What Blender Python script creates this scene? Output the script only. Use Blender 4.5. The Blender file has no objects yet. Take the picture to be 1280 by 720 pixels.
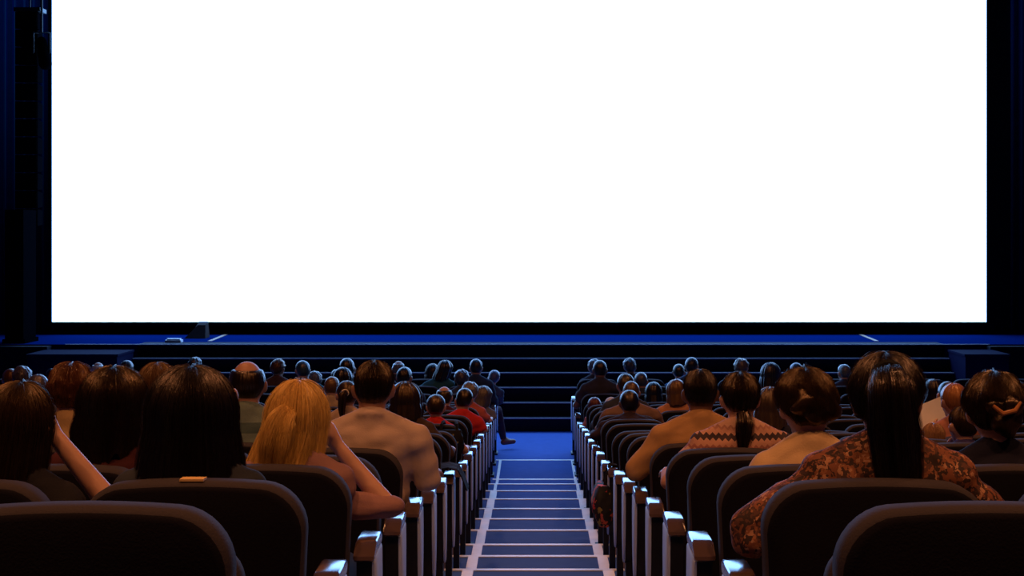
import bpy, math, random
import numpy as np
from mathutils import Matrix, Vector, Euler

random.seed(7)
rng = np.random.default_rng(7)
scene = bpy.context.scene
C = scene.collection

# ------------------------------------------------------------------ camera, world, exposure
FOC = 2045.0                      # focal length in pixels of the 1280 wide frame
CAMZ = 2.72                       # camera above the front floor
cam_data = bpy.data.cameras.new('camera')
cam_data.sensor_width = 36.0
cam_data.lens = 36.0 * FOC / 1280.0
cam_data.shift_x = -28.0 / 1280.0
cam_data.shift_y = -70.0 / 1280.0
cam_data.clip_start = 0.05
cam = bpy.data.objects.new('camera', cam_data)
C.objects.link(cam)
cam.location = (0, 0, CAMZ)
cam.rotation_euler = (math.pi / 2, 0, 0)
scene.camera = cam
scene.view_settings.view_transform = 'Standard'
scene.view_settings.look = 'None'
scene.view_settings.exposure = 0.0
scene.view_settings.gamma = 1.0
scene.view_settings.use_curve_mapping = False

world = bpy.data.worlds.new('world')
scene.world = world
world.use_nodes = True
world.node_tree.nodes['Background'].inputs[0].default_value = (0.02, 0.04, 0.2, 1)
world.node_tree.nodes['Background'].inputs[1].default_value = 0.02

SCREEN_GLOW = (1.2, 2.6, 5.3)    # bluish projector white, clipped to white by the camera
HOUSE_WARM = (1.0, 0.40, 0.15)    # tungsten house lights over the rear rows
HOUSE_LAMPS = [(-4.2, 2.2, 420), (-1.4, 2.0, 420), (1.4, 2.0, 420), (4.2, 2.2, 420), (-2.6, 6.0, 330), (2.6, 6.0, 330), (-2.8, 10.0, 520), (2.8, 10.0, 520), (-3.2, 14.5, 260), (3.2, 14.5, 260)]
STAGE_AND_ADDED_LAMPS = [(-1.6, 21.2, 180), (1.6, 21.2, 180), (-8.7, 24.7, 130), (8.7, 24.7, 60)]  # last two: unseen lamps added to brighten the side curtains


# ------------------------------------------------------------------ materials
MATS = {}


def new_mat(name):
    m = bpy.data.materials.new(name)
    m.use_nodes = True
    nt = m.node_tree
    b = nt.nodes['Principled BSDF']
    return m, nt, b


def cloth(name, col, rough=0.9, scale=180.0, bump=0.25, sheen=0.0, var=0.25, spec=0.2):
    """woven fabric: small tone variation and a fine bump"""
    if name in MATS:
        return MATS[name]
    m, nt, b = new_mat(name)
    tc = nt.nodes.new('ShaderNodeTexCoord')
    n = nt.nodes.new('ShaderNodeTexNoise')
    n.inputs['Scale'].default_value = scale
    n.inputs['Detail'].default_value = 2
    nt.links.new(tc.outputs['Object'], n.inputs['Vector'])
    n2 = nt.nodes.new('ShaderNodeTexNoise')
    n2.inputs['Scale'].default_value = 9
    nt.links.new(tc.outputs['Object'], n2.inputs['Vector'])
    mx = nt.nodes.new('ShaderNodeMix')
    mx.data_type = 'RGBA'
    mx.inputs['A'].default_value = (*[c * (1 - var) for c in col], 1)
    mx.inputs['B'].default_value = (*[min(1, c * (1 + var)) for c in col], 1)
    nt.links.new(n2.outputs['Fac'], mx.inputs['Factor'])
    nt.links.new(mx.outputs['Result'], b.inputs['Base Color'])
    bp = nt.nodes.new('ShaderNodeBump')
    bp.inputs['Strength'].default_value = bump
    bp.inputs['Distance'].default_value = 0.004
    nt.links.new(n.outputs['Fac'], bp.inputs['Height'])
    nt.links.new(bp.outputs['Normal'], b.inputs['Normal'])
    b.inputs['Roughness'].default_value = rough
    b.inputs['Specular IOR Level'].default_value = spec
    b.inputs['Sheen Weight'].default_value = sheen
    MATS[name] = m
    return m


def plain(name, col, rough=0.5, metal=0.0, coat=0.0, spec=0.5, noise=0.12):
    if name in MATS:
        return MATS[name]
    m, nt, b = new_mat(name)
    tc = nt.nodes.new('ShaderNodeTexCoord')
    n = nt.nodes.new('ShaderNodeTexNoise')
    n.inputs['Scale'].default_value = 14
    n.inputs['Detail'].default_value = 4
    nt.links.new(tc.outputs['Object'], n.inputs['Vector'])
    mx = nt.nodes.new('ShaderNodeMix')
    mx.data_type = 'RGBA'
    mx.inputs['A'].default_value = (*[c * (1 - noise) for c in col], 1)
    mx.inputs['B'].default_value = (*[min(1, c * (1 + noise)) for c in col], 1)
    nt.links.new(n.outputs['Fac'], mx.inputs['Factor'])
    nt.links.new(mx.outputs['Result'], b.inputs['Base Color'])
    b.inputs['Roughness'].default_value = rough
    b.inputs['Metallic'].default_value = metal
    b.inputs['Coat Weight'].default_value = coat
    b.inputs['Coat Roughness'].default_value = 0.15
    b.inputs['Specular IOR Level'].default_value = spec
    MATS[name] = m
    return m


def hair_mat(name, col, rough=0.34):
    """strands: tone and bump stretched along the fall of the hair"""
    if name in MATS:
        return MATS[name]
    m, nt, b = new_mat(name)
    tc = nt.nodes.new('ShaderNodeTexCoord')
    mp = nt.nodes.new('ShaderNodeMapping')
    mp.inputs['Scale'].default_value = (150, 150, 9)
    nt.links.new(tc.outputs['Object'], mp.inputs['Vector'])
    n = nt.nodes.new('ShaderNodeTexNoise')
    n.inputs['Scale'].default_value = 1
    n.inputs['Detail'].default_value = 3
    nt.links.new(mp.outputs['Vector'], n.inputs['Vector'])
    mx = nt.nodes.new('ShaderNodeMix')
    mx.data_type = 'RGBA'
    dk = 0.26 if max(col) < 0.1 else 0.6 if max(col) < 0.3 else 1.0
    mx.inputs['A'].default_value = (*[c * 0.4 * dk for c in col], 1)
    mx.inputs['B'].default_value = (*[min(1, c * 1.5 * dk) for c in col], 1)
    nt.links.new(n.outputs['Fac'], mx.inputs['Factor'])
    nt.links.new(mx.outputs['Result'], b.inputs['Base Color'])
    bp = nt.nodes.new('ShaderNodeBump')
    bp.inputs['Strength'].default_value = 0.5
    bp.inputs['Distance'].default_value = 0.004
    nt.links.new(n.outputs['Fac'], bp.inputs['Height'])
    nt.links.new(bp.outputs['Normal'], b.inputs['Normal'])
    b.inputs['Roughness'].default_value = rough
    b.inputs['Specular IOR Level'].default_value = 0.7
    q = max(col)
    b.inputs['Specular Tint'].default_value = (1, 0.35 + 0.65 * col[1] / q, 0.2 + 0.8 * col[2] / q, 1)
    b.inputs['Sheen Weight'].default_value = 0.06
    b.inputs['Sheen Roughness'].default_value = 0.3
    b.inputs['Coat Weight'].default_value = 0.12
    b.inputs['Coat Roughness'].default_value = 0.2
    b.inputs['Coat Tint'].default_value = (1, 0.6, 0.35, 1)
    MATS[name] = m
    return m


def skin_mat(name, col):
    if name in MATS:
        return MATS[name]
    m, nt, b = new_mat(name)
    tc = nt.nodes.new('ShaderNodeTexCoord')
    n = nt.nodes.new('ShaderNodeTexNoise')
    n.inputs['Scale'].default_value = 22
    n.inputs['Detail'].default_value = 4
    nt.links.new(tc.outputs['Object'], n.inputs['Vector'])
    mx = nt.nodes.new('ShaderNodeMix')
    mx.data_type = 'RGBA'
    mx.inputs['A'].default_value = (*[c * 0.86 for c in col], 1)
    mx.inputs['B'].default_value = (min(1, col[0] * 1.1), col[1] * 1.02, col[2], 1)
    nt.links.new(n.outputs['Fac'], mx.inputs['Factor'])
    nt.links.new(mx.outputs['Result'], b.inputs['Base Color'])
    b.inputs['Roughness'].default_value = 0.5
    b.inputs['Subsurface Weight'].default_value = 0.0
    b.inputs['Specular IOR Level'].default_value = 0.35
    MATS[name] = m
    return m


def banded(name, stops, z0, z1, zig=0.0):
    """knitted bands along height in the garment's own coordinates; zig adds a chevron edge"""
    if name in MATS:
        return MATS[name]
    m, nt, b = new_mat(name)
    L = nt.links
    tc = nt.nodes.new('ShaderNodeTexCoord')
    sp = nt.nodes.new('ShaderNodeSeparateXYZ')
    L.new(tc.outputs['Object'], sp.inputs[0])
    pp = nt.nodes.new('ShaderNodeMath')
    pp.operation = 'PINGPONG'
    pp.inputs[1].default_value = 0.012
    L.new(sp.outputs['X'], pp.inputs[0])
    mu = nt.nodes.new('ShaderNodeMath')
    mu.operation = 'MULTIPLY_ADD'
    mu.inputs[1].default_value = zig
    L.new(pp.outputs[0], mu.inputs[0])
    L.new(sp.outputs['Z'], mu.inputs[2])
    mr = nt.nodes.new('ShaderNodeMapRange')
    mr.inputs['From Min'].default_value = z0
    mr.inputs['From Max'].default_value = z1
    L.new(mu.outputs[0], mr.inputs['Value'])
    cr = nt.nodes.new('ShaderNodeValToRGB')
    cr.color_ramp.interpolation = 'CONSTANT'
    els = cr.color_ramp.elements
    while len(els) < len(stops):
        els.new(0.5)
    for e, (p, c) in zip(els, stops):
        e.position = p
        e.color = (*c, 1)
    L.new(mr.outputs['Result'], cr.inputs['Fac'])
    L.new(cr.outputs['Color'], b.inputs['Base Color'])
    n = nt.nodes.new('ShaderNodeTexNoise')
    n.inputs['Scale'].default_value = 160
    L.new(tc.outputs['Object'], n.inputs['Vector'])
    bp = nt.nodes.new('ShaderNodeBump')
    bp.inputs['Strength'].default_value = 0.4
    bp.inputs['Distance'].default_value = 0.004
    L.new(n.outputs['Fac'], bp.inputs['Height'])
    L.new(bp.outputs['Normal'], b.inputs['Normal'])
    b.inputs['Roughness'].default_value = 0.9
    MATS[name] = m
    return m


def floral(name, cols, scale):
    """printed cloth: random flower-sized patches of the given colours"""
    if name in MATS:
        return MATS[name]
    m, nt, b = new_mat(name)
    L = nt.links
    tc = nt.nodes.new('ShaderNodeTexCoord')
    ns = nt.nodes.new('ShaderNodeTexNoise')
    ns.inputs['Scale'].default_value = scale * 0.8
    L.new(tc.outputs['Object'], ns.inputs['Vector'])
    ad = nt.nodes.new('ShaderNodeVectorMath')
    ad.operation = 'MULTIPLY_ADD'
    ad.inputs[1].default_value = (0.08, 0.08, 0.08)
    L.new(ns.outputs['Color'], ad.inputs[0])
    L.new(tc.outputs['Object'], ad.inputs[2])
    v = nt.nodes.new('ShaderNodeTexVoronoi')
    v.inputs['Scale'].default_value = scale
    L.new(ad.outputs[0], v.inputs['Vector'])
    cr = nt.nodes.new('ShaderNodeValToRGB')
    cr.color_ramp.interpolation = 'CONSTANT'
    els = cr.color_ramp.elements
    while len(els) < len(cols):
        els.new(0.5)
    for i, (e, c) in enumerate(zip(els, cols)):
        e.position = 0.15 + 0.7 * i / len(cols) if i else 0
        e.color = (*c, 1)
    sx = nt.nodes.new('ShaderNodeSeparateColor')
    L.new(v.outputs['Color'], sx.inputs[0])
    L.new(sx.outputs[0], cr.inputs['Fac'])
    L.new(cr.outputs['Color'], b.inputs['Base Color'])
    b.inputs['Roughness'].default_value = 0.8
    MATS[name] = m
    return m


def carpet(name, col):
    return cloth(name, col, rough=0.95, scale=320, bump=0.5, var=0.12, spec=0.1)


# ------------------------------------------------------------------ mesh helpers
class MB:
    """collects vertices and faces, then becomes ONE mesh object"""

    def __init__(self):
        self.v, self.f, self.mi = [], [], []

    def add(self, v, f, mi=0):
        o = len(self.v)
        self.v.extend([tuple(map(float, p)) for p in v])
        self.f.extend([[i + o for i in q] for q in f])
        self.mi.extend([mi] * len(f))

    def box(self, x0, x1, y0, y1, z0, z1, mi=0):
        v = [(x, y, z) for z in (z0, z1) for y in (y0, y1) for x in (x0, x1)]
        self.add(v, [[0, 2, 3, 1], [4, 5, 7, 6], [0, 1, 5, 4], [2, 6, 7, 3], [0, 4, 6, 2], [1, 3, 7, 5]], mi)

    def loft(self, rings, mi=0, close=True):
        n = len(rings[0])
        o = len(self.v)
        for r in rings:
            self.v.extend([tuple(map(float, p)) for p in r])
        for i in range(len(rings) - 1):
            for j in range(n):
                a, b = o + i * n + j, o + i * n + (j + 1) % n
                self.f.append([a, b, b + n, a + n])
                self.mi.append(mi)
        if close:
            self.f.append([o + j for j in range(n)][::-1])
            self.f.append([o + (len(rings) - 1) * n + j for j in range(n)])
            self.mi += [mi, mi]

    def cone(self, p1, r1, p2, r2, seg=12, mi=0):
        v, f = round_cone(p1, r1, p2, r2, seg=seg)
        self.add(v, f, mi)

    def tube(self, pts, r, seg=8, mi=0):
        pts = [Vector(p) for p in pts]
        rings = []
        for i, p in enumerate(pts):
            t = (pts[min(i + 1, len(pts) - 1)] - pts[max(i - 1, 0)]).normalized()
            a = t.orthogonal().normalized() if i == 0 else (a - t * a.dot(t)).normalized()
            b = t.cross(a)
            rr = r[i] if hasattr(r, '__len__') else r
            rings.append([p + (a * math.cos(2 * math.pi * k / seg) + b * math.sin(2 * math.pi * k / seg)) * rr for k in range(seg)])
        self.loft(rings, mi)

    def mesh(self, name, mats, smooth=True):
        me = bpy.data.meshes.new(name)
        me.from_pydata(self.v, [], self.f)
        for m in (mats if isinstance(mats, (list, tuple)) else [mats]):
            me.materials.append(m)
        if len(set(self.mi)) > 1:
            me.polygons.foreach_set('material_index', self.mi)
        if smooth:
            me.polygons.foreach_set('use_smooth', [True] * len(me.polygons))
            me.set_sharp_from_angle(angle=math.radians(38))
        me.update()
        return me

    def build(self, name, mats, parent=None, smooth=True):
        return link(name, self.mesh(name, mats, smooth), parent)


def link(name, me, parent=None):
    o = bpy.data.objects.new(name, me)
    C.objects.link(o)
    o.parent = parent
    return o


def tag(o, label=None, cat=None, group=None, kind=None):
    if label:
        o['label'] = label
    if cat:
        o['category'] = cat
    if group:
        o['group'] = group
    if kind:
        o['kind'] = kind
    return o


def empty(name, loc, rz=0.0):
    o = bpy.data.objects.new(name, None)
    C.objects.link(o)
    o.location = loc
    o.rotation_euler = (0, 0, rz)
    return o


def struct(name, mb, mats, parent=None, smooth=False):
    o = mb.build(name, mats, parent, smooth)
    o['kind'] = 'structure'
    return o


def round_cone(p1, r1, p2, r2, seg=12, squash=(1, 1, 1)):
    p1, p2 = np.array(p1, float), np.array(p2, float)
    d = p2 - p1
    L = np.linalg.norm(d)
    if L < 1e-6:
        d = np.array([0, 0, 1.0])
        L = 1e-6
    t = d / L
    a = np.cross(t, [0, 1, 0] if abs(t[1]) < 0.9 else [1, 0, 0])
    a /= np.linalg.norm(a)
    b = np.cross(t, a)
    an = np.linspace(0, 2 * math.pi, seg, endpoint=False)
    circ = np.cos(an)[:, None] * a + np.sin(an)[:, None] * b
    rings = []
    for ph in (80, 60, 40, 20, 0):
        rings.append(p1 - t * r1 * math.sin(math.radians(ph)) + circ * r1 * math.cos(math.radians(ph)))
    for ph in (0, 20, 40, 60, 80):
        rings.append(p2 + t * r2 * math.sin(math.radians(ph)) + circ * r2 * math.cos(math.radians(ph)))
    v = np.concatenate(rings)
    c = (p1 + p2) / 2
    v = c + (v - c) * np.array(squash)
    f = []
    for i in range(len(rings) - 1):
        for j in range(seg):
            q, w = i * seg + j, i * seg + (j + 1) % seg
            f.append([q, w, w + seg, q + seg])
    f.append([j for j in range(seg)][::-1])
    f.append([(len(rings) - 1) * seg + j for j in range(seg)])
    return v, f


def ellipsoid(c, r, rot=None, seg=18, rng_=11):
    v = [(0, 0, -1)]
    for i in range(1, rng_):
        ph = -math.pi / 2 + math.pi * i / rng_
        for j in range(seg):
            a = 2 * math.pi * j / seg
            v.append((math.cos(ph) * math.cos(a), math.cos(ph) * math.sin(a), math.sin(ph)))
    v.append((0, 0, 1))
    v = np.array(v) * np.array(r)
    if rot is not None:
        v = v @ np.array(Euler(rot).to_matrix()).T
    v = v + np.array(c)
    f = [[0, 1 + (j + 1) % seg, 1 + j] for j in range(seg)]
    for i in range(rng_ - 2):
        for j in range(seg):
            a, b = 1 + i * seg + j, 1 + i * seg + (j + 1) % seg
            f.append([a, b, b + seg, a + seg])
    o = 1 + (rng_ - 2) * seg
    n = len(v) - 1
    f += [[o + j, o + (j + 1) % seg, n] for j in range(seg)]
    return v, f


def rounded_outline(w, z0, z1, r, wb=None, arch=0.0, n=9, rb=0.03):
    """closed outline in XZ, rounded corners, narrower bottom wb, arched top"""
    wb = wb or w
    pts = []

    def arc(cx, cz, rr, a0, a1):
        for i in range(n):
            a = math.radians(a0 + (a1 - a0) * i / (n - 1))
            pts.append((cx + rr * math.cos(a), cz + rr * math.sin(a)))
    arc(w / 2 - r, z1 - r, r, 0, 90)
    for i in range(1, 6):
        pts.append(((w / 2 - r) * (1 - 2 * i / 6), z1))
    arc(-w / 2 + r, z1 - r, r, 90, 180)
    arc(-wb / 2 + rb, z0 + rb, rb, 180, 270)
    arc(wb / 2 - rb, z0 + rb, rb, 270, 360)
    return [(x, z + arch * (1 - (2 * x / w) ** 2) * max(0, (z - z0) / (z1 - z0))) for x, z in pts]


def inset(pts, d):
    cx = sum(p[0] for p in pts) / len(pts)
    cz = sum(p[1] for p in pts) / len(pts)
    hw = max(abs(p[0] - cx) for p in pts)
    hz = max(abs(p[1] - cz) for p in pts)
    return [(cx + (x - cx) * (1 - d / hw), cz + (z - cz) * (1 - d / hz)) for x, z in pts]


def slab(mb, pts, spec, mi=0, axis='y'):
    """pts outline in a plane, spec list of (offset, inset)"""
    rings = []
    for off, d in spec:
        q = inset(pts, d)
        if axis == 'y':
            rings.append([(x, off, z) for x, z in q])
        elif axis == 'z':
            rings.append([(x, y, off) for x, y in q])
        else:
            rings.append([(off, y, z) for y, z in q])
    mb.loft(rings, mi)


# ------------------------------------------------------------------ seating geometry
D0, PITCH = 3.66, 0.90
RMIN, RMAX = -1, 18


def row_d(k):
    return D0 + PITCH * k


def drop(k):
    if k <= 8:
        return 1.491 + 0.0955 * k
    t = {9: 2.315, 10: 2.385, 11: 2.453, 12: 2.514, 13: 2.579, 14: 2.65}
    return t.get(k, CAMZ)


def row_z(k):
    return CAMZ - drop(k)


def seat_x(side, j):
    return side * (0.77 + 0.57 * j)


# ------------------------------------------------------------------ setting
aisle_blue = carpet('aisle carpet', (0.055, 0.125, 0.45))
row_carpet = carpet('row carpet', (0.10, 0.07, 0.085))
white_strip = plain('worn white strip', (0.9, 0.9, 0.9), rough=0.5)
stage_black = plain('black stage paint', (0.010, 0.010, 0.020), rough=0.9, spec=0.1)
stage_blue = plain('blue stage floor', (0.001, 0.013, 0.10), rough=1.0, spec=0.0)
wall_navy = cloth('navy wall cloth', (0.006, 0.007, 0.045), scale=60)
ceil_m = plain('dark ceiling', (0.015, 0.015, 0.03), rough=0.9)

WALLX, BACKY, STAGEY = 10.0, 31.0, 22.3
KB = -6                                             # terraces go on behind the camera
mb = MB()
AW = 0.56
for k in range(KB, 15):
    y0, y1 = row_d(k) + 0.04, row_d(k) + 0.94
    z, zn = row_z(k), row_z(k + 1)
    for (x0, x1, mi) in ((-WALLX, -AW, 1), (-AW, AW, 0), (AW, WALLX, 1)):
        mb.add([(x0, y0, z), (x1, y0, z), (x1, y1, z), (x0, y1, z)], [[0, 1, 2, 3]], mi)
        mb.add([(x0, y1, zn), (x1, y1, zn), (x1, y1, z), (x0, y1, z)], [[0, 1, 2, 3]], mi)
yf = row_d(14) + 0.94
mb.add([(-WALLX, yf, 0), (WALLX, yf, 0), (WALLX, STAGEY + 0.3, 0), (-WALLX, STAGEY + 0.3, 0)], [[0, 1, 2, 3]], 0)
floor = struct('floor', mb, [aisle_blue, row_carpet])

for k in range(-1, 15):                             # white nosing of every aisle step
    y1, z = row_d(k) + 0.94, row_z(k)
    m = MB()
    m.box(-0.55, 0.55, y1 - 0.045, y1 + 0.006, z - 0.012, z + 0.006)
    struct('trim_%d' % (k + 2), m, white_strip, floor)
n_trim = 17
for yy in (17.98, 19.5):                            # painted lines on the flat floor
    m = MB()
    m.box(-0.46, 0.5, yy - 0.035, yy + 0.035, 0, 0.004)
    struct('trim_%d' % n_trim, m, white_strip, floor)
    n_trim += 1
for sx in (-0.405, 0.45):                           # the two lines that edge the aisle, step by step
    m = MB()
    for k in range(-1, 16):
        y0, z = row_d(k) + 0.04, row_z(k)
        y1 = y0 + 0.895 if k < 15 else 19.5
        hw = 0.034 if k < 14 else 0.015
        m.box(sx - hw, sx + hw, y0 if k < 15 else row_d(14) + 0.94, y1, z, z + 0.007)
    struct('trim_%d' % n_trim, m, white_strip, floor)
    n_trim += 1

CEIL = CAMZ + 7.4
m = MB(); m.box(-WALLX - 0.2, -WALLX, -4, BACKY, -0.5, CEIL); struct('wall_left', m, wall_navy)
m = MB(); m.box(WALLX, WALLX + 0.2, -4, BACKY, -0.5, CEIL); struct('wall_right', m, wall_navy)
m = MB(); m.box(-WALLX - 0.2, WALLX + 0.2, BACKY, BACKY + 0.2, -0.5, CEIL); struct('wall_front', m, wall_navy)
m = MB(); m.box(-WALLX - 0.2, WALLX + 0.2, -4.2, -4, -0.5, CEIL); struct('wall_back', m, wall_navy)
m = MB(); m.box(-WALLX - 0.2, WALLX + 0.2, -4.2, BACKY + 0.2, CEIL, CEIL + 0.2); struct('ceiling', m, ceil_m)

# stage: six steps between two navy blocks
RISE, TREAD = 0.182, 0.28
m = MB()
for i in range(6):
    m.box(-5.75, 5.94, STAGEY + TREAD * i, STAGEY + TREAD * 6 + 0.2, RISE * i, RISE * (i + 1))
stage_steps = struct('stage_steps_floor', m, stage_black)
for i in range(6):
    m = MB()
    x0, x1 = (-5.75, 5.94) if i < 5 else (-6.8, 6.6)
    m.box(x0, x1, STAGEY + TREAD * i - 0.004, STAGEY + TREAD * i + 0.03, RISE * (i + 1) - 0.012, RISE * (i + 1) + 0.003)
    struct('trim_%d' % (n_trim + i), m, plain('lit step edge', (0.28, 0.28, 0.36), rough=0.6), stage_steps)  # pale strip puts the light on the tread edges into the colour
STZ = RISE * 6
m = MB()
m.box(-WALLX, WALLX, STAGEY + TREAD * 5 + 0.03, BACKY, STZ - 0.35, STZ - 0.002)
struct('floor_stage', m, stage_blue)
for nm, x0, x1 in (('wall_stage_left', -7.0, -5.76), ('wall_stage_right', 5.95, 6.55)):
    m = MB()
    m.box(x0, x1, STAGEY + 0.28, STAGEY + 1.19, 0, STZ - 0.09)
    m.box(x0 - 0.015, x1 + 0.015, STAGEY + 0.27, STAGEY + 1.19, STZ - 0.09, STZ - 0.06)
    struct(nm, m, plain('navy stage block', (0.004, 0.004, 0.028), rough=0.95, spec=0.03))
m = MB(); m.box(-WALLX, -7.0, STAGEY + 1.2, STAGEY + 1.45, 0, STZ - 0.02); m.box(6.55, WALLX, STAGEY + 1.2, STAGEY + 1.45, 0, STZ - 0.02)
struct('wall_stage_front', m, stage_black)

# ------------------------------------------------------------------ projection screen
SY = 26.0
su = FOC / SY
SX0, SX1 = (65 - 668) / su, (1233 - 668) / su
SZ0 = CAMZ - (402.5 - 290) / su
SZ1 = SZ0 + 8.0
scr = empty('projection_screen', ((SX0 + SX1) / 2, SY, STZ))
tag(scr, 'huge blank glowing white projection screen hanging above the stage', 'screen')
ox, oz = scr.location.x, scr.location.z
sm, nt, b = new_mat('lit projection cloth')
b.inputs['Base Color'].default_value = (0.8, 0.8, 0.8, 1)
b.inputs['Roughness'].default_value = 0.9
b.inputs['Emission Color'].default_value = (*[c / max(SCREEN_GLOW) for c in SCREEN_GLOW], 1)
b.inputs['Emission Strength'].default_value = max(SCREEN_GLOW)
m = MB()
m.add([(SX0 - ox, 0, SZ0 - oz), (SX1 - ox, 0, SZ0 - oz), (SX1 - ox, 0, SZ1 - oz), (SX0 - ox, 0, SZ1 - oz)], [[0, 1, 2, 3]])
m.build('projection_surface', sm, scr)
black_cloth = cloth('black masking cloth', (0.004, 0.004, 0.006), scale=90)
m = MB()                                            # backing, and masking cloth around the picture
m.box(SX0 - ox - 0.06, SX1 - ox + 0.38, 0.012, 0.05, SZ0 - oz - 0.06, SZ1 - oz + 0.3)
m.build('backing_cloth', black_cloth, scr)
m = MB()
m.box(SX0 - ox - 0.06, SX0 - ox, -0.01, 0.012, SZ0 - oz - 0.06, SZ1 - oz + 0.3)
m.box(SX1 - ox, SX1 - ox + 0.38, -0.01, 0.012, SZ0 - oz - 0.06, SZ1 - oz + 0.3)
m.box(SX0 - ox, SX1 - ox, -0.01, 0.012, SZ0 - oz - 0.06, SZ0 - oz)
m.box(SX0 - ox, SX1 - ox, -0.01, 0.012, SZ1 - oz, SZ1 - oz + 0.3)
m.build('masking_border', black_cloth, scr)
m = MB()
for xx in (-5, 0, 5):
    m.tube([(xx, 0.03, SZ1 - oz + 0.28), (xx, 0.03, CEIL - oz)], 0.015)
m.build('hanging_cable', plain('steel cable', (0.2, 0.2, 0.22), 0.4, 1.0), scr)


def curtain(name, x0, x1, y, z0, z1, mat, label, pleat=0.16, amp=0.06):
    n = int((x1 - x0) / 0.025)
    m = MB()
    top, bot = [], []
    for i in range(n + 1):
        x = x0 + (x1 - x0) * i / n
        o = amp * math.sin(2 * math.pi * x / pleat + 0.7 * math.sin(3.1 * x))
        bot.append((x, y + o * 1.15, z0)); top.append((x, y + o, z1))
    bk = [(p[0], p[1] + 0.012, p[2]) for p in bot][::-1]
    tk = [(p[0], p[1] + 0.012, p[2]) for p in top][::-1]
    m.loft([bot + bk, top + tk])
    o = m.build(name, mat)
    return tag(o, label, 'curtain', 'stage side curtains')


navy_cloth = cloth('navy velvet', (0.014, 0.014, 0.10), scale=120, sheen=0.2)
curtain('stage_curtain', -9.4, -7.45, 26.9, STZ, CEIL - 0.1, navy_cloth, 'dark navy pleated curtain at the left edge of the white screen')
curtain('stage_curtain', 7.0, 9.4, 26.9, STZ, CEIL - 0.1, navy_cloth, 'dark navy pleated curtain at the right edge of the white screen')

# hanging line array of loudspeakers, left of the screen
spk_black = plain('black speaker cabinet', (0.002, 0.002, 0.003), rough=1.0, spec=0.0)
y = 24.6
u = FOC / y
ax = (33 - 668) / u
zb = CAMZ + (290 - 283) / u
t = empty('line_array_speaker', (ax, y, zb))
tag(t, 'tall black hanging line array loudspeaker left of the white screen', 'loudspeaker')
nc = 12
for i in range(nc):
    m = MB()
    z0 = 0.27 * i
    w, tilt = 0.17, 0.012 * (nc - i)
    m.loft([[(-w, 0, z0 + 0.005), (w, 0, z0 + 0.005), (w * 0.8, 0.36, z0 + 0.03), (-w * 0.8, 0.36, z0 + 0.03)],
            [(-w, 0, z0 + 0.262), (w, 0, z0 + 0.262), (w * 0.8, 0.36, z0 + 0.24), (-w * 0.8, 0.36, z0 + 0.24)]])
    cab = m.build('cabinet', spk_black, t, smooth=False)
    m = MB()
    m.box(-w + 0.01, w - 0.01, -0.012, 0, z0 + 0.02, z0 + 0.248)
    m.build('grille', plain('speaker grille', (0.003, 0.003, 0.004), 0.9, 0.0, spec=0.05), cab)
m = MB()
m.box(-0.2, 0.2, 0.02, 0.34, 0.27 * nc, 0.27 * nc + 0.06)
m.tube([(0, 0.18, 0.27 * nc + 0.05), (0, 0.18, CEIL - zb)], 0.012)
m.build('rigging_frame', plain('black steel', (0.02, 0.02, 0.025), 0.4, 0.6), t)

# black tower at the far left
m = MB()
x0 = (-14 - 668) / (FOC / 23.2); x1 = (10 - 668) / (FOC / 23.2)
m.box(x0, x1, 23.9, 24.5, STZ, CAMZ + (290 - 262) / (FOC / 23.9))
m.box(x0 - 0.03, x1 + 0.03, 23.87, 24.53, STZ, STZ + 0.06)
for i in range(5):
    zz = STZ + 0.14 + i * 0.36
    m.box(x0 + 0.04, x1 - 0.04, 23.885, 23.9, zz, zz + 0.31)
tag(m.build('speaker_tower', spk_black, smooth=False), 'tall black loudspeaker tower standing at the far left end of the stage', 'loudspeaker')

# a moving light near the top left corner
y = 24.2; u = FOC / y
t = empty('stage_spotlight', ((52 - 668) / u, y, CAMZ + (290 - 62) / u))
tag(t, 'dark stage spotlight hanging beside the top left corner of the screen', 'spotlight')
m = MB(); m.cone((0, 0, 0.12), 0.075, (0.05, 0.02, -0.2), 0.10); m.build('housing', spk_black, t)
m = MB(); m.tube([(-0.12, 0, -0.05), (-0.12, 0, 0.25), (0.12, 0, 0.25), (0.12, 0, -0.05)], 0.014); m.build('yoke', plain('black steel', (0.02, 0.02, 0.025), 0.4, 0.6), t)
m = MB(); m.tube([(0, 0, 0.25), (0, 0, CEIL - t.location.z)], 0.02); m.build('pipe', plain('black steel', (0.02, 0.02, 0.025), 0.4, 0.6), t)

# small things on the stage floor
y = 24.1; u = FOC / y
m = MB()
xa, xb = (206 - 668) / u, (226 - 668) / u
m.box(xa, xb, y, y + 0.16, STZ, STZ + 0.035)
m.box(xa + 0.02, xb - 0.02, y + 0.03, y + 0.13, STZ + 0.035, STZ + 0.055)
tag(m.build('cable_box', plain('white plastic', (0.7, 0.7, 0.75), 0.5)), 'small white cable box lying on the stage edge at left', 'box')
m = MB()
xa = (250 - 668) / (FOC / 25.2)
m.loft([[(xa - 0.2, 25.0, STZ), (xa + 0.12, 25.0, STZ), (xa + 0.12, 25.35, STZ), (xa - 0.2, 25.35, STZ)],
        [(xa - 0.02, 25.12, STZ + 0.2), (xa + 0.1, 25.12, STZ + 0.2), (xa + 0.1, 25.33, STZ + 0.24), (xa - 0.04, 25.33, STZ + 0.24)]])
tag(m.build('monitor_speaker', plain('brown grey case', (0.03, 0.02, 0.02), 0.9, spec=0.05), smooth=False), 'low wedge shaped stage monitor below the screen at left', 'loudspeaker')
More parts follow.
